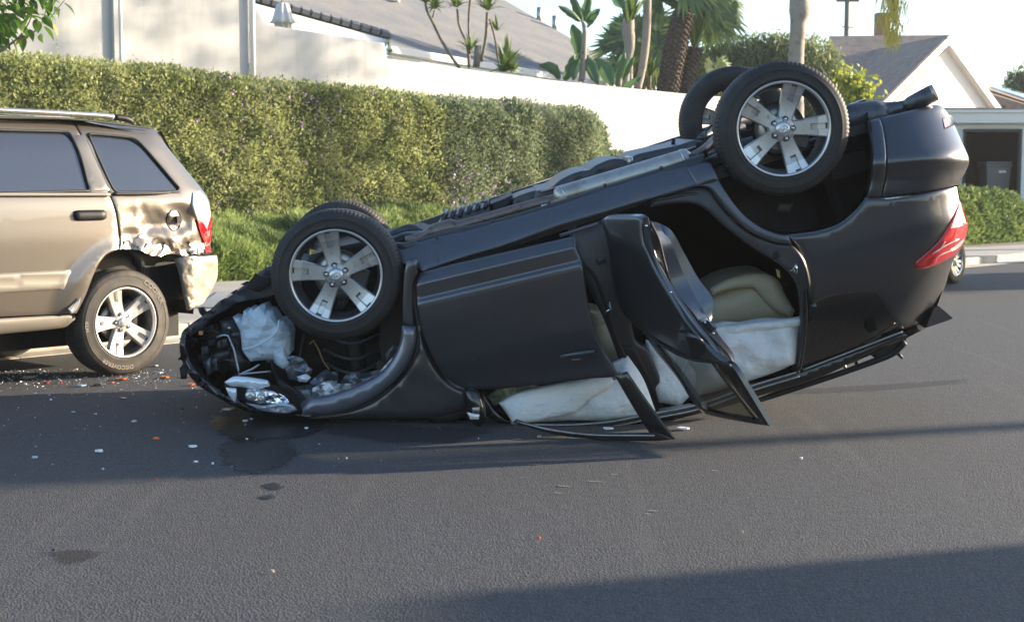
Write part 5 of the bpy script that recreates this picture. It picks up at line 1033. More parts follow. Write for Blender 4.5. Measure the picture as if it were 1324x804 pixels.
for i in range(16):
    x = random.uniform(258, 300); y = random.uniform(418, 478); w_ = random.uniform(4, 11); h_ = random.uniform(3, 8); o_ = random.uniform(-.34, -.22)
    panel('engine_bay_part', [(x, y), (x + w_, y - 2), (x + w_ + 1, y + h_), (x + 1, y + h_ + 2)], S, flat(o_), random.choice([M['dplastic'], M['black'], M['dplastic'], M['exh_dark']]), suv, thick=.05, noise=.006, ns=20, grid=4, curl=.004, cr=1.5, curved=False)
lump('bent_bracket', [(262, 468), (272, 462), (274, 482), (268, 486)], -.22, .02, 'crumple', .01); lump('amber_bulb', [(257, 428), (262, 428), (262, 433), (257, 433)], -.22, .02, mat('amber_plastic', (.6, .25, .08), .3, 0, 1), .0)
# --- wheels
def spoke(a, m2, parent, rr, rim_r, w_in, w_out, y0, yout, slot=True, name='spoke', sgn=1):
    rs = np.linspace(rr, rim_r, 16); V = []; mi = []; F = []
    for r in rs:
        f = (r - rr) / (rim_r - rr); w = w_in + (w_out - w_in) * f ** 1.4; y = y0 + (yout - y0) * f - .012 * math.sin(math.pi * f); s = .26 * w_out
        insl = slot and .58 < f; d = .022 if insl else 0.0
        row = [(-w, -.040), (-w, -.006), (-w + .006, 0), (-s, 0), (-s + .003, -d), (s - .003, -d), (s, 0), (w - .006, 0), (w, -.006), (w, -.040)]
        for x, dy in row: V.append(Vector((r * math.cos(a) - x * math.sin(a), (y + dy) * sgn, r * math.sin(a) + x * math.cos(a))))
    n = 10
    for i in range(len(rs) - 1):
        for k in range(n - 1): F.append((i * n + k, i * n + k + 1, (i + 1) * n + k + 1, (i + 1) * n + k)); mi.append(1 if (i >= 11 and k in (1, 2, 6, 7) or i >= 11 and k == 4) and slot else 0)
    o = pym(name, V, F, m2, parent, mi=mi); return sharpen(o, 30)
def tyre_prof(R, rb, hw):
    return [(rb - .012, -hw * .80), (rb, -hw * .86), (rb + .02, -hw * .97), ((R + rb) * .5, -hw), (R - .03, -hw * .95), (R - .012, -hw * .86), (R - .003, -hw * .72), (R, -hw * .42), (R - .008, -hw * .40), (R - .008, -hw * .33), (R, -hw * .31), (R, hw * .31), (R - .008, hw * .33), (R - .008, hw * .40), (R, hw * .42),
            (R - .003, hw * .72), (R - .012, hw * .86), (R - .03, hw * .95), (R - .045, hw * .985), (R - .047, hw * 1.0), (R - .052, hw * 1.0), (R - .054, hw * .985), ((R + rb) * .5, hw), (rb + .028, hw * .97), (rb + .024, hw * .985), (rb + .018, hw * .985), (rb + .015, hw * .96), (rb, hw * .86), (rb - .012, hw * .80)]
def wheel(parent, loc, R, rb, hw, sgn, rot, tyre_m, face_m, tip_m, name='wheel', spokes=5, dish=.02, split=False, cap=.040, emblem=True, M4=None):
    w_ = empty(name, loc, 0, parent)
    if M4 is not None: w_.matrix_local = M4
    fx = lambda prof: [(r, y * sgn) for r, y in prof]
    prof = tyre_prof(R, rb, hw); grooved = {5, 6, 7, 14, 15, 16}
    def mod(i, k, r, y): return ((r - .0045 if (i in grooved and k % 3 == 0) else r - (.004 if i in (8, 9, 12, 13) else 0)), y)
    t = lathe('tyre', fx(prof), tyre_m, w_, 288, mod=mod); sharpen(t, 40)
    lathe('rim', fx([(rb + .002, hw * .84), (rb + .004, hw * .90), (rb - .002, hw * .92), (rb - .008, hw * .86), (rb - .010, hw * .70), (rb - .020, hw * .55), (rb - .035, 0), (rb - .03, -hw * .6), (rb - .008, -hw * .8), (rb + .002, -hw * .84)]), M['alloy_dark'], w_, 72)
    lathe('rim_lip', fx([(rb - .004, hw * .80), (rb + .0045, hw * .925), (rb - .002, hw * .945), (rb - .010, hw * .90), (rb - .012, hw * .72)]), tip_m, w_, 72)
    yo = hw * .80
    for i in range(spokes):
        a = rot + 2 * math.pi * i / spokes
        if split:
            for s in (-1, 1): spoke(a + s * .13, [face_m, tip_m], w_, .05, rb - .008, .017, .022, (yo - dish), yo, False, sgn=sgn)
        else: spoke(a, [face_m, tip_m], w_, .045, rb - .006, .038, .064, yo - dish, yo, True, sgn=sgn)
    lathe('hub', fx([(.001, yo - dish + .004), (.05, yo - dish + .004), (.075, yo - dish - .004), (.078, yo - dish - .05), (.001, yo - dish - .05)]), face_m, w_, 30)
    cc = lathe('hub_cap', fx([(.001, yo - dish + .022), (cap * .7, yo - dish + .021), (cap, yo - dish + .014), (cap + .003, yo - dish)]), tip_m, w_, 30)
    if emblem:
        for (ax, az, cz) in ((.026, .017, 0), (.009, .016, 0), (.019, .0075, .008)):
            pts = [Vector((ax * math.cos(q), sgn * (yo - dish + .024), az * math.sin(q) + cz)) for q in np.linspace(0, 6.283, 21)]; tube('emblem', pts, .0022, M['chrome'], cc, 5)
    for i in range(5):
        a = rot + 2 * math.pi * i / 5 + (math.pi / 5 if split else 0); c = (.056 * math.cos(a), 0, .056 * math.sin(a))
        b = lathe('lug_hole', fx([(.0135, yo - dish + .006), (.016, yo - dish + .007), (.017, yo - dish)]), M['black'], w_, 14); b.location = c
        g_ = lathe('lug_nut', fx([(.001, yo - dish + .018), (.007, yo - dish + .016), (.010, yo - dish + .006), (.010, yo - dish - .01)]), M['chrome'], w_, 8); g_.location = c
    lathe('brake_disc', fx([(.03, -.005), (.135, -.005), (.135, -.03), (.03, -.03)]), M['steel'], w_, 40, closed=True)
    lathe('hub_carrier', fx([(.001, .0), (.075, .0), (.07, -.10), (.001, -.10)]), M['dplastic'], w_, 24)
    cal = box('brake_caliper', (.10, -.01 * sgn, .07), (.10, .07, .13), M['dplastic'], w_, Matrix.Rotation(-.6, 3, 'Y'), .01)
    # back plate keeps daylight from falling straight through the hub
    lathe('dust_shield', fx([(.02, -.045), (.15, -.045)]), M['black'], w_, 30); return w_
wy = -.112
def wrot(cx, cy, px, py, F=S):
    a, b = F.at(cx, cy, 0), F.at(px, py, 0); return math.atan2(b.z - a.z, b.x - a.x)
ANG = wrot(434, 357, 423, 306)
wheel(suv, (0, wy, 0), .362, .253, .112, 1, ANG, M['rubber'], M['alloy'], M['alloy_bright'])
w4 = S.at(1014, 167, 0); ANG2 = wrot(1014, 167, 1027, 118)
wheel(suv, (w4.x, wy, w4.z), .366, .255, .112, 1, ANG2, M['rubber'], M['alloy'], M['alloy_bright'])
fa = S.Mi @ PY(441, 331, 9.2); wheel(suv, (fa.x, -1.70, fa.z), .362, .253, .112, -1, ANG + .3, M['dusty_rubber'], M['alloy'], M['alloy_bright'])
fb = S.Mi @ PY(953, 158, 9.2); wheel(suv, (fb.x, -1.70, fb.z), .366, .255, .112, -1, ANG2 + .9, M['rubber'], M['alloy'], M['alloy_bright'])
# ================================================================== CHAMPAGNE SUV, rear left corner smashed
Oj = PY(164, 413, 9.75); Oj.z = .375
J = Frame(Oj, SD, NK, Vector((0, 0, 1)), -1)
jeep = inframe('parked_suv', J, 'champagne SUV parked at the kerb with its crumpled rear corner and hanging bumper', 'car')
def dent(px, py):
    m = 0.0
    if py > 262 and px > 150: m = min(1, (px - 150) / 20) * min(1, (py - 262) / 14) * (1 if px > 180 or py > 300 else .3)
    return m
def jy(px, py, x, z):
    o = sint(z, [-.3, -.1, .1, .3, .6, .84, .90, .96, 1.25, 1.36, 1.45], [-.10, -.03, .0, .02, .02, .0, -.02, -.045, -.17, -.25, -.40], .03)
    # flared wheel arch
    r = math.hypot(x, z); o += .035 * max(0, min(1, (.60 - r) / .10))
    xe = float(np.interp(py, [160, 187, 220, 246, 262, 290, 322, 400], [224, 232, 256, 274, 279, 280, 279, 284])); t = max(0.0, min(.97, (px - (xe - 42)) / 42.0)); o -= .26 * (1 - math.sqrt(1 - t ** 2.4))
    d = dent(px, py)
    if d: o += d * (.035 * mnoise.noise(Vector((px * .035, py * .05, 3))) - .035 * abs(mnoise.noise(Vector((px * .045 + .7, py * .03 - px * .02, 11)))) + (.022 * abs(mnoise.noise(Vector((px * .09, py * .13, 7)))) * (1.0 if py > 300 else .35)) - .025)
    return o
CH = M['champ']
WQ = [(114, 174), (120, 173.2), (168, 178), (180, 184), (205, 212), (231, 243), (230, 248), (152, 248.5), (146, 244), (128, 206)]
WD = [(-68, 164), (0, 168), (84, 170.5), (91, 174), (104, 202), (116, 247), (0, 250), (-68, 252)]
panel('rear_quarter', [(94, 154.5), (150, 158.5), (172, 162), (198, 167), (206, 171), (214, 187), (240, 219), (262, 246), (271, 262), (273, 290), (272, 320), (262, 327), (250, 325), (240, 330), (222, 327), (209, 331), (200, 329), (193, 325), (177, 321.3), (155, 322.6), (155.6, 309), (150.6, 275), (141.2, 248), (121, 204.6), (105, 174.6)], J, jy, CH, jeep, thick=.02, holes=[WQ], grid=4.5, curl=.006, cr=2)
panel('rear_door', [(-74, 149), (0, 153), (60, 154), (92.6, 155), (103.6, 175), (119.6, 205), (139.8, 248), (149.2, 275), (154, 310), (153.6, 322), (138, 329), (128.5, 340), (119, 360), (110.7, 382), (99, 405), (0, 409.5), (-74, 415)], J, jy, CH, jeep, thick=.02, holes=[WD], grid=8, curl=.008, cr=2.5)
for nm, W_ in (('quarter_window', WQ), ('door_window', WD)):
    panel(nm, W_, J, lambda *a: jy(*a) - .012, mat(nm + '_glass', (.060, .072, .092), .05, .5, 1.0), jeep, thick=.006, curl=0, grid=14)
    for k in range(1): 
        L_ = W_ + [W_[0]]; ptube(nm + '_seal', J, [(a, b, jy(a, b, 0, J.at(a, b, 0).z) - .002, .010) for a, b in L_], M['seam'], jeep, 8)
ptube('belt_moulding', J, [(a, 251.6, .0, .012) for a in (-330, -70, 0, 60, 142)], M['champ_mould'], jeep, 8); ptube('belt_moulding', J, [(146, 250.6, -.0, .010), (200, 250, -.005, .010), (234, 248, -.05, .008)], M['seam'], jeep, 8)
panel('c_pillar_trim', [(94, 176), (108, 174), (142, 246), (118, 248)], J, lambda *a: jy(*a) + .006, CH, jeep, thick=.01, curl=.006, cr=2)
panel('door_moulding', [(-72, 358), (0, 353.5), (90, 348.5), (92, 351), (83, 374), (0, 379.5), (-72, 386)], J, lambda px, py, x, z: jy(px, py, x, z) + .016 - (.008 if abs(py - 365 + .06 * px) < 2.5 else 0), M['champ_mould'], jeep, thick=.02, curl=.012, cr=3, grid=5)
panel('sill_cover', [(-330, 432), (-72, 418), (0, 412), (97, 406.5), (97, 413), (82, 423.5), (0, 432), (-72, 442), (-330, 462)], J, lambda px, py, x, z: float(np.interp(z, [-.05, .05, .2], [-.06, .01, .01])), M['champ_mould'], jeep, thick=.05, curl=.012, cr=3)
panel('front_door', [(-330, 141), (-78, 149), (-78, 415), (-330, 430)], J, jy, CH, jeep, thick=.02, holes=[[(-300, 155), (-86, 164), (-86, 252), (-330 + 6, 252)]], grid=20)
panel('front_door_window', [(-300, 155), (-86, 164), (-86, 252), (-324, 252)], J, lambda *a: jy(*a) - .012, M['glass_dark'], jeep, thick=.006, curl=0, grid=30)
def loft(name, rows, mt, smooth=True):
    n = len(rows[0]); V = [v for r in rows for v in r]; return pym(name, V, [(i * n + k, i * n + k + 1, (i + 1) * n + k + 1, (i + 1) * n + k) for i in range(len(rows) - 1) for k in range(n - 1)], mt, jeep, smooth)
JW = 1.86
lj = lambda x, o, z: Vector((x, -o, z))
def cross(x, zt, zl=.0, in_=0.0, ozt=-.24):      # half-width section from near side to far side over the top
    pts = [(in_ - .0, zl), (in_ + .02, .45), (in_, .84)] if zt < .95 else [(ozt, zt - .02)]
    r = [lj(x, o, z) for o, z in pts]; top = [lj(x, pts[-1][0] - .08 - (JW + 2 * pts[-1][0] - .16) * f, zt + .035 * math.sin(math.pi * f)) for f in np.linspace(0, 1, 9)]
    return r + top + [Vector((v.x, JW - v.y, v.z)) for v in r[::-1]]
rt = J.at(95, 152.5, -.25); xr2 = J.at(208, 170, -.25)
loft('roof', [cross(-3.05 + .0, rt.z - .10), cross(-2.6, rt.z), cross(rt.x, rt.z + .01), cross(xr2.x - .25, xr2.z + .01), cross(xr2.x, xr2.z - .03)], CH)
def fsec(x, zt): return [lj(x, 0, 0.0), lj(x, .02, .3), lj(x, .0, zt - .05), lj(x, -.10, zt)] + [lj(x, -.1 - (JW - .2) * f, zt + .04 * math.sin(math.pi * f)) for f in (.25, .5, .75)] + [Vector((v.x, JW - v.y, v.z)) for v in (lj(x, -.10, zt), lj(x, .0, zt - .05), lj(x, .02, .3), lj(x, 0, 0.0))]
loft('bonnet', [fsec(-3.62, .62), fsec(-3.55, .70), fsec(-3.2, .76), fsec(-2.35, .84)], CH); box('grille', (-3.62, JW / 2, .32), (.10, JW - .2, .55), M['black'], jeep, bev=.03); box('front_bumper', (-3.68, JW / 2, .02), (.22, JW, .26), M['champ_mould'], jeep, bev=.05)
pym('windscreen', [lj(-2.35, -.12, .86), lj(-2.35, -(JW - .12), .86), lj(-2.98 + .9, -(JW - .3), rt.z), lj(-2.98 + .9, -.3, rt.z)], [(0, 1, 2, 3)], M['glass_dark'], jeep)
# far side, tail and inner shell
box('far_side', ((-2.3 + .75) / 2, JW - .02, .43), (3.0, .04, .80), CH, jeep); box('far_windows', (-.75, JW - .12, 1.1), (2.7, .04, .46), M['glass_dark'], jeep, Matrix.Rotation(rad(16), 3, 'X'))
tailz = [(.0, .72), (.4, .78), (.86, .76), (xr2.z, xr2.x)]
pym('tailgate', [Vector((x, y, z)) for z, x in tailz for y in ((.24, JW - .24) if z > .9 else (.22, JW - .2))], [(i * 2, i * 2 + 1, i * 2 + 3, i * 2 + 2) for i in range(3)], CH, jeep)
box('cabin_shell', (-.9, JW / 2, .5), (3.0, JW - .35, .75), M['black'], jeep); box('chassis', (-1.3, JW / 2, -.08), (4.0, 1.1, .18), M['black'], jeep)
ptube('roof_rail', J, [(-330, 125, -.26, .018), (0, 142.6, -.26, .018), (60, 145.5, -.26, .018), (130, 149.5, -.26, .019), (148, 151.5, -.26, .020)], mat('silver_roof_rail', (.42, .41, .40), .3, .8), jeep, 10)
ptube('roof_rail_end', J, [(147, 151.5, -.26, .022), (160, 153, -.26, .024), (168, 156, -.26, .022), (173, 160, -.26, .010)], M['black'], jeep, 10); ptube('roof_gutter', J, [(-74, 148.5, -.22, .008), (0, 152.5, -.22, .008), (95, 154.5, -.22, .008), (198, 166.5, -.23, .006)], M['seam'], jeep, 6)
hd = lambda px: jy(px, 278, J.at(px, 278, 0).x, .7)
panel('door_handle', [(96, 273.5), (100, 272), (134, 271.5), (138, 274), (138, 282), (134, 284.5), (100, 285.5), (97, 283)], J, lambda *a: jy(*a) + .022, M['black'], jeep, thick=.03, curl=.014, cr=3.5, grid=4, bulge=.008, bw=3)
def ell(cx, cy, rx, ry, n=22): return [(cx + rx * math.cos(a), cy + ry * math.sin(a)) for a in np.linspace(0, 6.283, n, endpoint=False)]
ptube('fuel_door_gap', J, [(a, b, jy(a, b, J.at(a, b, 0).x, J.at(a, b, 0).z) + .003, .0045) for a, b in ell(225, 284.5, 9.2, 13.5) + [ell(225, 284.5, 9.2, 13.5)[0]]], M['seam'], jeep, 6)
fdr = panel('fuel_door', ell(225, 284.5, 8.4, 12.7), J, lambda *a: jy(*a) + .006, CH, jeep, thick=.01, curl=.004, cr=2, grid=3)
box('fuel_door_tab', J.at(231, 284, jy(231, 284, .6, .6) + .02), (.04, .02, .05), M['black'], fdr)
for k_, (Pq, m_) in enumerate((([(158, 321), (162, 311), (176, 309), (186, 300), (190, 306), (182, 316), (172, 321)], CH), ([(186, 326), (190, 314), (204, 309), (212, 318), (206, 330), (198, 331)], CH), ([(208, 330), (214, 312), (232, 316), (244, 312), (252, 328), (240, 331), (222, 328)], CH), ([(160, 322), (170, 316), (190, 322), (196, 328), (178, 323)], CH), ([(196, 328), (206, 322), (216, 327), (208, 332)], CH), ([(236, 318), (250, 308), (262, 322), (258, 330), (246, 326)], CH))):
    panel('torn_metal', Pq, J, lambda *a: jy(*a) + .012, m_, jeep, thick=.004, noise=.010, ns=9, grid=5.5, smooth=False, sharp_noise=True, curl=0, curved=False, seed=k_ * 3.1)
# wheel arch lining, smashed bumper
panel('wheel_arch_lining', [(95, 412), (105, 380), (119, 352), (139, 328), (177, 318), (215, 320), (250, 322), (252, 335), (246, 380), (236, 392), (215, 400), (150, 418)], J, flat(-.42), M['black'], jeep, thick=.02, noise=.01)
ruled('wheel_arch_lining', J, [[(96, 411.5, .02), (110.7, 382, .04), (119, 360, .04), (128.5, 340, .04), (138, 329, .04), (157, 322, .03), (177, 321, .02), (197, 327, .0), (258, 328, -.05)], [(96, 411.5, -.45), (110.7, 382, -.45), (119, 360, -.45), (128.5, 340, -.45), (138, 329, -.45), (157, 322, -.45), (177, 321, -.45), (197, 325, -.45), (262, 326, -.45)]], M['black'], jeep, n=30)
for pts in ([(168, 322, -.10, .02), (180, 335, -.14, .03), (180, 350, -.2, .04)], [(150, 330, -.25, .05), (160, 380, -.25, .05)], [(196, 330, -.2, .02), (215, 345, -.25, .03), (228, 372, -.25, .03)]): ptube('suspension_strut', J, pts, M['dplastic'], jeep, 10)

def by(px, py, x, z):
    f = float(np.interp(px, [228, 236, 250, 262, 284], [.02, .06, .075, .02, -.16])); return f + .012 * mnoise.noise(Vector((px * .2, py * .14, 2))) + .010 * mnoise.noise(Vector((px * .5, py * .3, 5))) - (.02 if py < 336 else 0)
panel('rear_bumper', [(228, 335), (238, 332.5), (248, 331), (262, 331.5), (280, 330), (281.5, 338), (281, 359), (276, 371), (270, 381), (262, 393), (256, 395.5), (250, 398.5), (244, 401.5), (240, 382), (234, 352)], J, by, M['champ_clad'], jeep, thick=.03, grid=3.2, curl=.006, cr=2, smooth=True)
pb = panel('bumper_top_scuff', [(249, 334), (262, 332.5), (277, 332), (277, 336), (262, 338), (251, 339)], J, lambda *a: by(*a) + .006, M['alloy_bright'], jeep, thick=.006, noise=.004, ns=30, grid=3)
TJ = [(250, 249), (258, 247), (269, 261), (273, 280), (273.5, 296), (272, 310), (267, 316), (263, 309), (258, 292), (249, 268)]
jl = panel('tail_light', TJ, J, lambda *a: jy(*a) + .02, M['clear_lens'], jeep, thick=.04, curl=.008, cr=2, grid=3)  # whitish lens colour stands in for sun glare on the lamp
panel('red_lens', [(255, 284), (262, 287), (268, 296), (274, 276), (274, 298), (272, 312), (266, 318), (262, 308), (258, 296)], J, lambda *a: jy(*a) + .03, M['red_lens'], jl, thick=.02, noise=.006, ns=30, grid=3)
for (a, b, w_, m_) in ((262, 318, 4, 'clear_lens'), (268, 322, 5, 'red_lens'), (258, 322, 4, 'torn'), (266, 312, 3, 'chrome')): panel('broken_lamp_shard', [(a - w_, b - 3), (a + w_ * .6, b - w_), (a + w_, b + 4), (a - w_ * .3, b + 5)], J, lambda *q: jy(*q) + .02, M[m_], jl, thick=.01, noise=.02, ns=40, smooth=False, grid=3)
panel('lamp_socket', [(262, 316), (271, 316), (275, 327), (268, 331), (262, 328)], J, lambda *q: jy(*q) - .01, M['black'], jeep, thick=.05, noise=.02, ns=30)
panel('loose_clip', [(262, 404), (267, 401), (271, 411), (268, 417), (264, 411)], J, flat(-.2), M['black'], jeep, thick=.02)
panel('torn_arch_flap', [(88, 399), (96, 392), (104, 384), (103, 392), (98, 402), (92, 406)], J, lambda *a: jy(*a) + .02, M['alloy'], jeep, thick=.004, noise=.015, ns=30, grid=3, smooth=False)
JA = wrot(164, 414, 158, 377, J)
jw = wheel(jeep, (0, .122, 0), .375, .245, .122, -1, rad(108), M['dusty_rubber'], M['silver'], M['silver'], cap=.034, emblem=False, dish=.03)
for loc, sg in (((0, JW - .14, 0), 1), ((-2.78, .122, 0), -1), ((-2.78, JW - .14, 0), 1)): wheel(jeep, loc, .375, .245, .122, sg, rad(70), M['dusty_rubber'], M['silver'], M['silver'], cap=.034, emblem=False, dish=.03)
def tyretext(txt, a0, r, size, parent, depth, mt, sgn=-1, sp=1.0):
    cu = bpy.data.curves.new('t', 'FONT'); cu.body = txt; cu.size = size; cu.extrude = .001; cu.space_character = sp; cu.offset = .0006; to = bpy.data.objects.new('t', cu); COL.objects.link(to)
    bpy.context.view_layer.update(); me = bpy.data.meshes.new_from_object(to.evaluated_get(bpy.context.evaluated_depsgraph_get())); bpy.data.objects.remove(to)
    for v in me.vertices:
        a = a0 - v.co.x / r; rr = r + v.co.y; v.co = Vector((rr * math.cos(a), sgn * (depth + v.co.z), rr * math.sin(a)))
    me.materials.clear(); me.materials.append(mt); return link('tyre_lettering', me, None, parent)
LT = mat('worn_white_letters', (.20, .175, .14), .7)
tyretext('COOPER', rad(62), .302, .048, jw, .1225, LT, sp=1.15); tyretext('DISCOVERER', rad(-82), .304, .040, jw, .1225, LT, sp=1.1); tyretext('HTP', rad(-172), .304, .036, jw, .1225, LT, sp=1.1)
# ================================================================== dark car behind the overturned SUV
od = PY(1236, 340, 19.7); od.z = .32; ed = Vector((.42, .907, 0)).normalized(); D = Frame(od, ed, Vector((-ed.y, ed.x, 0)), Vector((0, 0, 1)), -1)
car = inframe('parked_car', D, 'dark car beyond, only its silver wheel showing past the overturned SUV red lamp', 'car')
wh_ = lambda cx, r=.37: [(cx + r * math.cos(a), r * math.sin(a) * .98) for a in np.linspace(math.pi + .35, -.35, 10)]
low = [(-3.45, -.10), (-3.05, -.12)] + wh_(-2.65) + [(-2.2, -.13), (-.45, -.13)] + wh_(0.0) + [(.45, -.12), (.74, -.06)]
up = curve_pts([(.74, -.06), (.80, .25), (.76, .52), (.55, .62), (.15, .70), (-.05, .76), (-.62, 1.06), (-1.1, 1.12), (-1.7, 1.08), (-2.35, .74), (-2.9, .66), (-3.4, .56), (-3.55, .35), (-3.52, .05), (-3.45, -.10)], False, .12)[1:-1]
prof = low + [tuple(q[:2]) for q in up]; n = len(prof)
tum = lambda z: .20 * max(0, (z - .66) / .4) + .03 * abs(z - .35)
rows = [[Vector((x * (1 - .0) , y if abs(y - .87) < .6 else (tum(z) + .02 if y < .87 else 1.74 - tum(z) - .02), z + (.03 if .2 < y < 1.5 and z > .5 else 0))) for x, z in prof] for y in (0, .30, .87, 1.44, 1.74)]
V = [v for r in rows for v in r]; o = pym('body', V, [(i_ * n + k, i_ * n + (k + 1) % n, (i_ + 1) * n + (k + 1) % n, (i_ + 1) * n + k) for i_ in range(4) for k in range(n)], M['paint'], car); sharpen(o, 40)
for a_, b_ in ((0, 1),): 
    for y0 in (0, 1.74):
        r = rows[0] if y0 == 0 else rows[4]; t_ = delaunay_2d_cdt([Vector((v.x, v.z)) for v in r], [(k, (k + 1) % n) for k in range(n)], [], 1, 1e-5); pym('side_panel', [Vector((q.x, (tum(q.y) + .02) if y0 == 0 else 1.74 - tum(q.y) - .02, q.y)) for q in t_[0]], [tuple(f) for f in t_[2]], M['paint'], car)
def cwin(nm, P2, th=.012):
    for s_ in (0, 1):
        V = [Vector((x, (tum(z) + .012) if s_ == 0 else 1.74 - tum(z) - .012, z)) for x, z in P2]; pym(nm, V, [tuple(range(len(V)))], M['glass_dark'], car)
cwin('side_window', [(-.12, .76), (-.66, 1.03), (-1.06, 1.07), (-1.06, .74)]); cwin('side_window', [(-1.12, .74), (-1.12, 1.07), (-1.62, 1.05), (-1.95, .90), (-2.15, .74)])
for nm, x0_, z0_, x1_, z1_ in (('windscreen', -.04, .80, -.60, 1.085), ('rear_window', -2.30, .80, -1.76, 1.09)):
    q_ = .04 if nm == 'windscreen' else -.04; pym(nm, [(x0_ + q_, .16, z0_ + .03), (x0_ + q_, 1.58, z0_ + .03), (x1_ + q_, 1.46, z1_ + .03), (x1_ + q_, .28, z1_ + .03)], [(0, 1, 2, 3)], M['glass_dark'], car)
box('tail_light', (-3.50, .25, .46), (.10, .34, .14), M['red_lens'], car, bev=.03); box('tail_light', (-3.50, 1.49, .46), (.10, .34, .14), M['red_lens'], car, bev=.03)
box('headlight', (.76, .28, .46), (.08, .34, .12), M['clear_lens'], car, bev=.03); box('headlight', (.76, 1.46, .46), (.08, .34, .12), M['clear_lens'], car, bev=.03); box('underbody', (-1.35, .87, .12), (3.9, 1.2, .4), M['black'], car)
cw = wheel(car, (0, .09, 0), .315, .20, .10, -1, rad(90), M['rubber'], M['silver'], M['alloy_bright'], spokes=7, cap=.03, emblem=False, dish=.02, M4=Matrix.Translation((0, .07, 0)) @ Matrix.Rotation(rad(-16), 4, 'Z'))
for loc, sg in (((0, 1.65, 0), 1), ((-2.65, .09, 0), -1), ((-2.65, 1.65, 0), 1)): wheel(car, loc, .315, .20, .10, sg, rad(90), M['rubber'], M['silver'], M['alloy_bright'], spokes=7, cap=.03, emblem=False)
# ================================================================== things just outside the frame whose shade falls into it
nv = Vector((-math.sin(rad(SUN_AZ)), math.cos(rad(SUN_AZ)), 0)); sv_ = Vector((math.cos(rad(SUN_AZ)), math.sin(rad(SUN_AZ)), 0))
p = nv * 6.46 + sv_ * 20; sp_ = empty('street_pole', p); tag(sp_, 'slim dark street pole out of frame on the right of the road', 'pole'); tube('shaft', [(0, 0, 0), (0, 0, 3), (0, 0, 7)], [.13, .12, .09], M['wood'], sp_, 12); box('cross_bar', (0, 0, 6.7), (.1, 1.6, .1), M['wood'], sp_)
pv = nv * 3.15 + sv_ * 13; van = empty('added_shade_van', pv, rad(8)); van.scale = (1.3, 1, 1.31); tag(van, 'unseen white van added right of the camera to shade the road', 'van')  # unseen van, placed and scaled for the shade it throws on the road
vp = [(-1.0, .30), (-1.0, 1.0), (-.92, 1.95), (3.0, 1.98), (3.4, 1.9), (4.1, 1.15), (4.9, 1.0), (5.0, .3)]
n = len(vp); rows = [[Vector((x, y, z)) for x, z in vp] for y in (-1.0, .92)]; pym('body', rows[0] + rows[1], [tuple(range(n)), tuple(range(n, 2 * n))[::-1]] + [(i, (i + 1) % n, (i + 1) % n + n, i + n) for i in range(n)], M['white_paint'], van)
for s_, y in ((-1, -.9), (1, .82)):
    for x in (-.1, 3.9): t_ = lathe('wheel', [(.05, -.1), (.34, -.1), (.36, 0), (.34, .1), (.05, .1)], M['rubber'], van, 30); t_.location = (x, y, .36)
    pym('side_window', [(2.3, y + s_ * .105, 1.15), (3.9, y + s_ * .105, 1.15), (3.3, y + s_ * .105, 1.75), (2.3, y + s_ * .105, 1.75)], [(0, 1, 2, 3)], M['glass_dark'], van)
tc_ = Vector((15.5, 23.0, 0)); st = empty('street_tree', tc_); tag(st, 'leafy street tree out of frame beyond the right edge', 'tree')
tube('trunk', [(0, 0, 0), (.1, 0, 1.4), (0, 0, 2.6)], [.16, .12, .08], M['bark'], st, 10)
Pq = []; 
for i in range(420):
    d = Vector((random.gauss(0, 1), random.gauss(0, 1), random.gauss(0, .6))).normalized() * random.uniform(.4, 1) ; c = Vector((d.x * 1.9, d.y * 1.9, 2.4 + d.z * 1.5)); Pq += [(c.x + random.gauss(0, .15), c.y + random.gauss(0, .15), c.z + random.gauss(0, .15)) for _ in range(14)]
leafcloud('crown', np.array(Pq), .22, M['cover2'], st, asp=1.8, kind=None)
for k_, (vn, sd_) in enumerate(((21.9, 21), (24.3, 24))):  # unseen trees added so their thin crowns shade the white wall
    tp_ = nv * vn + sv_ * sd_; st = empty('added_shade_tree', (tp_.x, tp_.y, 0)); tag(st, ('unseen sparse tree added to shade the white wall, nearer the road', 'unseen sparse tree added to shade the white wall, farther up the slope')[k_], 'tree'); tube('trunk', [(0, 0, 0), (.2, .1, 4), (0, 0, 9.5)], [.25, .18, .06], M['bark_pale'], st, 10); Pq = []
    for i in range(110):
        d = Vector((random.gauss(0, 1), random.gauss(0, 1), random.gauss(0, 1))).normalized() * random.uniform(.2, 1) ** .6; c = Vector((d.x * 1.5, d.y * 1.6, 9.6 + d.z * 2.9)); Pq += [(c.x + random.gauss(0, .22), c.y + random.gauss(0, .22), c.z + random.gauss(0, .22)) for _ in range(12)]
    leafcloud('crown', np.array(Pq), .22, M['pepper'], st, asp=2.2, kind=None)
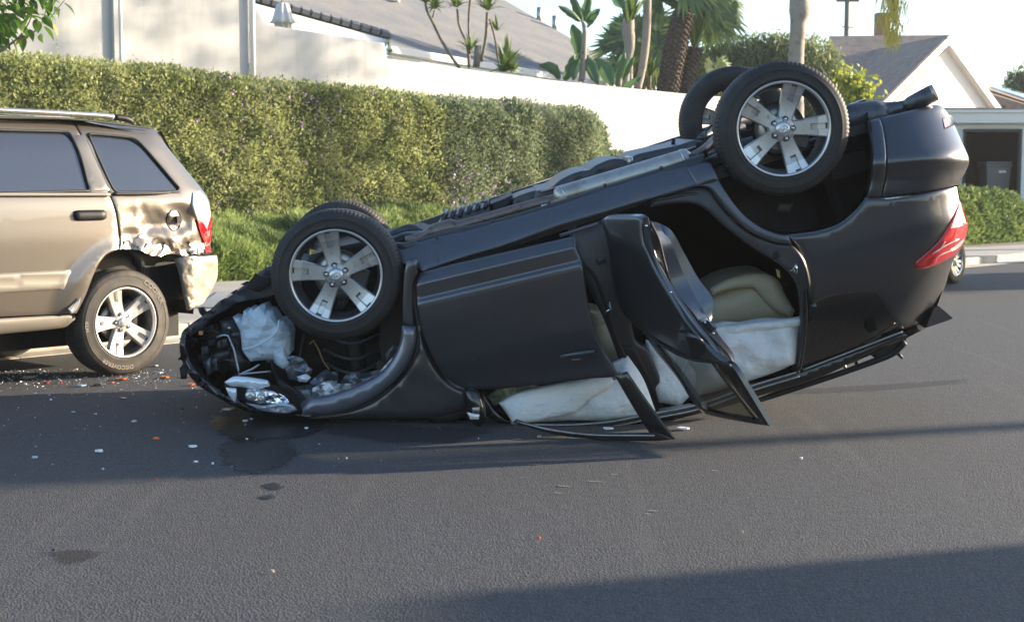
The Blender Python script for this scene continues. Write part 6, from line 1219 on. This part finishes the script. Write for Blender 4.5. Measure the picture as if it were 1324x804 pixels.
# ================================================================== fluid and debris on the road
M['wet'] = mat('spilled_fluid', (.016, .016, .018), .42, 0, 0, bump=[(90, .7, .004), (26, .4, .008)])
def soft(name, col, rough, lo=.0, hi=.6, bump=90, ns=14):
    """stain whose edge fades into the asphalt: opacity from the rim attribute broken up by noise"""
    m = mat(name, col, rough, bump=[(bump, .7, .004)]); nt = m.node_tree; N = nt.nodes; L = nt.links; a = N.new('ShaderNodeAttribute'); a.attribute_name = 'inner'
    t = N.new('ShaderNodeTexNoise'); t.inputs['Scale'].default_value = ns; t.inputs['Detail'].default_value = 8; tc = N.new('ShaderNodeTexCoord'); L.new(tc.outputs['Object'], t.inputs[0])
    x = N.new('ShaderNodeMath'); x.operation = 'ADD'; L.new(a.outputs['Fac'], x.inputs[0]); y = N.new('ShaderNodeMath'); y.operation = 'SUBTRACT'; L.new(t.outputs[0], y.inputs[0]); y.inputs[1].default_value = .5
    z = N.new('ShaderNodeMath'); z.operation = 'MULTIPLY'; z.inputs[1].default_value = 1.6; L.new(y.outputs[0], z.inputs[0]); L.new(z.outputs[0], x.inputs[1])
    r = N.new('ShaderNodeMapRange'); r.inputs[1].default_value = .25; r.inputs[2].default_value = .6; r.inputs[4].default_value = hi; L.new(x.outputs[0], r.inputs[0]); L.new(r.outputs[0], N['Principled BSDF'].inputs['Alpha']); return m
M['wet'] = soft('spilled_fluid', (.014, .014, .016), .38, hi=.8)
def stain(P_, m, z=.004, jag=.05):
    L = curve_pts(P_, True, 3); V = []
    for q in L:
        g_ = G(q[0], q[1]); k = mnoise.noise(Vector((g_.x * 7, g_.y * 7, 1))) * jag; V.append(Vector((g_.x + k, g_.y + k * .8, z)))
    n = len(V); c = sum(V, Vector()) / n; W_ = [c + (v - c) * 1.12 for v in V] + [c + (v - c) * .72 for v in V] + [c]
    o = pym('fluid_stain', W_, [(i, (i + 1) % n, (i + 1) % n + n, i + n) for i in range(n)] + [(i + n, (i + 1) % n + n, 2 * n) for i in range(n)], m); a = o.data.attributes.new('inner', 'FLOAT', 'POINT'); a.data.foreach_set('value', [0.0] * n + [1.0] * (n + 1)); o['kind'] = 'structure'; return o
stain([(275, 540), (330, 538), (412, 540), (430, 552), (398, 566), (352, 570), (330, 575), (300, 570), (276, 556)], M['wet']); stain([(300, 566), (350, 566), (388, 580), (372, 596), (345, 610), (312, 611), (288, 596), (284, 580)], M['wet'])
stain([(340, 628), (355, 624), (368, 631), (352, 635)], M['wet'], jag=.02); stain([(337, 643), (350, 640), (362, 643), (350, 646)], M['wet'], jag=.02)
stain([(62, 716), (90, 711), (126, 714), (122, 724), (95, 729), (66, 726)], soft('dried_oil', (.020, .019, .018), .8, hi=.5, ns=45), jag=.05)
stain([(420, 545), (520, 550), (640, 556), (600, 572), (500, 572), (420, 562)], soft('old_damp_patch', (.022, .022, .024), .6, hi=.45, ns=9), jag=.05)
for x_, y_, l_, h_ in ((1120, 500, 260, 6),): stain([(x_ - l_ / 2, y_ + 6), (x_, y_ - h_ * .3), (x_ + l_ / 2, y_ - h_ - 4), (x_ + l_ / 2, y_ - 4), (x_, y_ + h_), (x_ - l_ / 2, y_ + 12)], soft('tyre_scuff_%d' % x_, (.035, .035, .037), .8, hi=.35, ns=22), jag=.03)
sm = mat('scrape_marks', (.17, .165, .155), .9)
for x, y, l in ((770, 622, 26), (690, 600, 30), (730, 628, 20), (722, 637, 14), (845, 660, 18), (795, 613, 12), (838, 664, 12), (925, 608, 10)):
    a, b = G(x - l / 2, y), G(x + l / 2, y + 2.0); d = (b - a).normalized() ; nn = Vector((-d.y, d.x, 0)) * random.uniform(.006, .016); V = [a, a.lerp(b, .3) - nn, b, a.lerp(b, .6) + nn * .7]; V = [Vector((v.x, v.y, .004)) for v in V]; o = pym('scrape_mark', V, [(0, 1, 2, 3)], sm); o['kind'] = 'structure'
DM = {'orange': mat('orange_lamp_plastic', (.75, .12, .01), .15, 0, 1), 'red': M['red_lens'], 'white': mat('white_broken_plastic', (.75, .78, .82), .35), 'blue': mat('bluish_clear_shard', (.45, .58, .72), .12, .1, 1), 'black': M['black'], 'tan': mat('tan_fragment', (.38, .30, .2), .7), 'silver': M['torn'], 'grey': M['dplastic']}
nm_ = {'orange': 'orange lamp shard', 'red': 'red lens shard', 'white': 'white plastic chip', 'blue': 'bluish clear shard', 'black': 'black plastic scrap', 'tan': 'tan fragment', 'silver': 'silvery metal scrap', 'grey': 'dark grey scrap'}
def shard(px, py, w_, h_, c, where, thick=.008, tilt=.15):
    c0 = G(px, py); sc = c0.y / FPX; n = random.randint(5, 7); e = w_ * sc * .42; f = max(h_ * sc * .5 / .16, .008) if h_ < w_ else h_ * sc * .5; f = min(f, e * 1.1) * .8
    V = [Vector((e * random.uniform(.7, 1.1) * math.cos(a), f * random.uniform(.6, 1.1) * math.sin(a), random.uniform(0, tilt) * e)) for a in np.linspace(0, 6.283, n, endpoint=False)]; V2 = [v + Vector((0, 0, thick)) for v in V]
    F_ = [tuple(range(n))[::-1], tuple(range(n, 2 * n))] + [(i, (i + 1) % n, (i + 1) % n + n, i + n) for i in range(n)]; o = pym('debris_shard', V + V2, F_, DM[c]); o.location = (c0.x, c0.y, .004)
    return tag(o, nm_[c] + ' ' + where, 'debris', 'lamp and body fragments scattered on the road')
for a in ((157, 491.5, 22, 5, 'orange', 'lying beside another shard right below the champagne SUV rear tyre'), (145, 496, 8, 5, 'orange', 'small and close by the champagne SUV rear tyre'), (213, 489, 20, 6, 'orange', 'between the champagne SUV tyre and the torn nose'),
          (246, 488, 16, 13, 'orange', 'standing up against the torn nose of the overturned SUV'), (247, 498.5, 14, 3, 'orange', 'flat below the torn nose of the overturned SUV'), (201, 569, 12, 5, 'orange', 'alone on the shaded road in front of the wreck'), (60, 496, 12, 4, 'red', 'left of the tyre near the kerb shade'), (79, 496, 7, 4, 'red', 'small one left of the champagne SUV tyre'),
          (105, 499.5, 15, 6, 'blue', 'just under the champagne SUV rear tyre'), (130, 498.5, 22, 5, 'grey', 'under the champagne SUV rear tyre, longest of the grey ones'), (206, 483, 12, 7, 'blue', 'right beside the champagne SUV rear tyre'), (200, 474, 12, 10, 'silver', 'touching the right side of the champagne SUV tyre'),
          (37, 489, 18, 4, 'tan', 'left of the champagne SUV rear wheel'), (33, 498, 6, 4, 'white', 'left of the champagne SUV rear wheel'), (173, 546.5, 10, 7, 'silver', 'on the shaded road left of the wreck'), (296, 531, 22, 11, 'silver', 'angular piece below the headlight of the wreck'), (317, 545.5, 9, 10, 'silver', 'upright sliver below the headlight of the wreck'),
          (128, 585, 18, 2.5, 'white', 'long thin one on the shaded road to the left'), (249, 579, 14, 4, 'white', 'in the middle of the car shade'), (396, 555, 7, 5, 'white', 'in front of the wreck arch trim'), (66, 518, 5, 5, 'white', 'far left on the shaded road'), (64, 512, 4, 6, 'blue', 'far left on the shaded road'), (45, 510, 6, 3, 'blue', 'at the far left below the tyre'),
          (95, 534, 8, 2, 'blue', 'mid left in the shade'), (45, 593, 9, 3, 'blue', 'lower left in the shade'), (325, 543, 5, 2, 'blue', 'below the wreck nose'), (253, 599, 8, 3, 'blue', 'near the edge of the car shade'), (275, 601, 4, 4, 'white', 'near the edge of the car shade'), (133, 608, 4, 3, 'blue', 'lower left by the shade edge'),
          (202, 622, 3, 3, 'red', 'tiny, by the shade edge'), (1036, 594, 5, 6, 'white', 'alone on the sunlit road right of the wreck'), (884, 556, 20, 6, 'white', 'below the open rear door tip'), (787, 555.5, 16, 4, 'white', 'under the front door frame'), (780, 569, 22, 6, 'black', 'right under the bent front door frame'), (697, 697, 5, 5, 'orange', 'alone in the sunlit foreground'),
          (352, 741, 7, 3, 'tan', 'at the very front of the road'), (70, 713, 8, 3, 'grey', 'beside the dark stain in the lower left'), (697, 566, 8, 3, 'tan', 'below the white airbag'), (160, 517, 12, 3, 'grey', 'beside the pale streaks on the shaded road'), (236, 530, 6, 4, 'black', 'left of the wreck nose in the shade'), (448, 594, 3, 2, 'white', 'in front of the wreck in the shade'), (960, 690, 3, 3, 'tan', 'tiny, in the sunlit foreground to the right')):
    shard(*a[:4], a[4], a[5])
V = []; FF = []                                    # fine crumbs of glass and plastic
for i in range(900):
    if i < 780: px, py = min(330, abs(random.gauss(110, 85))), 478 + abs(random.gauss(0, 12)) + (2 if random.random() < .5 else 0)
    else: px, py = random.uniform(0, 620), 500 + abs(random.gauss(0, 55))
    c = G(px, py); r_ = random.uniform(.002, .006) * (1.3 if i % 9 == 0 else 1); b = len(V); V += [c + Vector((random.gauss(0, r_), random.gauss(0, r_), .004 + random.random() * r_ * 1.6)) for _ in range(4)]; FF += [(b, b + 1, b + 2), (b, b + 2, b + 3), (b, b + 3, b + 1), (b + 1, b + 3, b + 2)]
me = [0 if i % 3 else (1 if i % 2 else 2) for i in range(900) for _ in range(4)]
tag(pym('glass_crumbs', V, FF, [DM['white'], DM['blue'], DM['black']], mi=me), kind='stuff')
# ================================================================== sunlit haze in the air
hm = bpy.data.materials.new('air_haze'); hm.use_nodes = True; N = hm.node_tree.nodes; N.remove(N['Principled BSDF']); pvn = N.new('ShaderNodeVolumePrincipled'); pvn.inputs['Density'].default_value = .0006; pvn.inputs['Color'].default_value = (.95, .97, 1, 1)
hm.node_tree.links.new(pvn.outputs[0], N['Material Output'].inputs['Volume'])
hz = box('haze', (30, 40, 8.5), (340, 300, 19.5), hm); hz['kind'] = 'stuff'
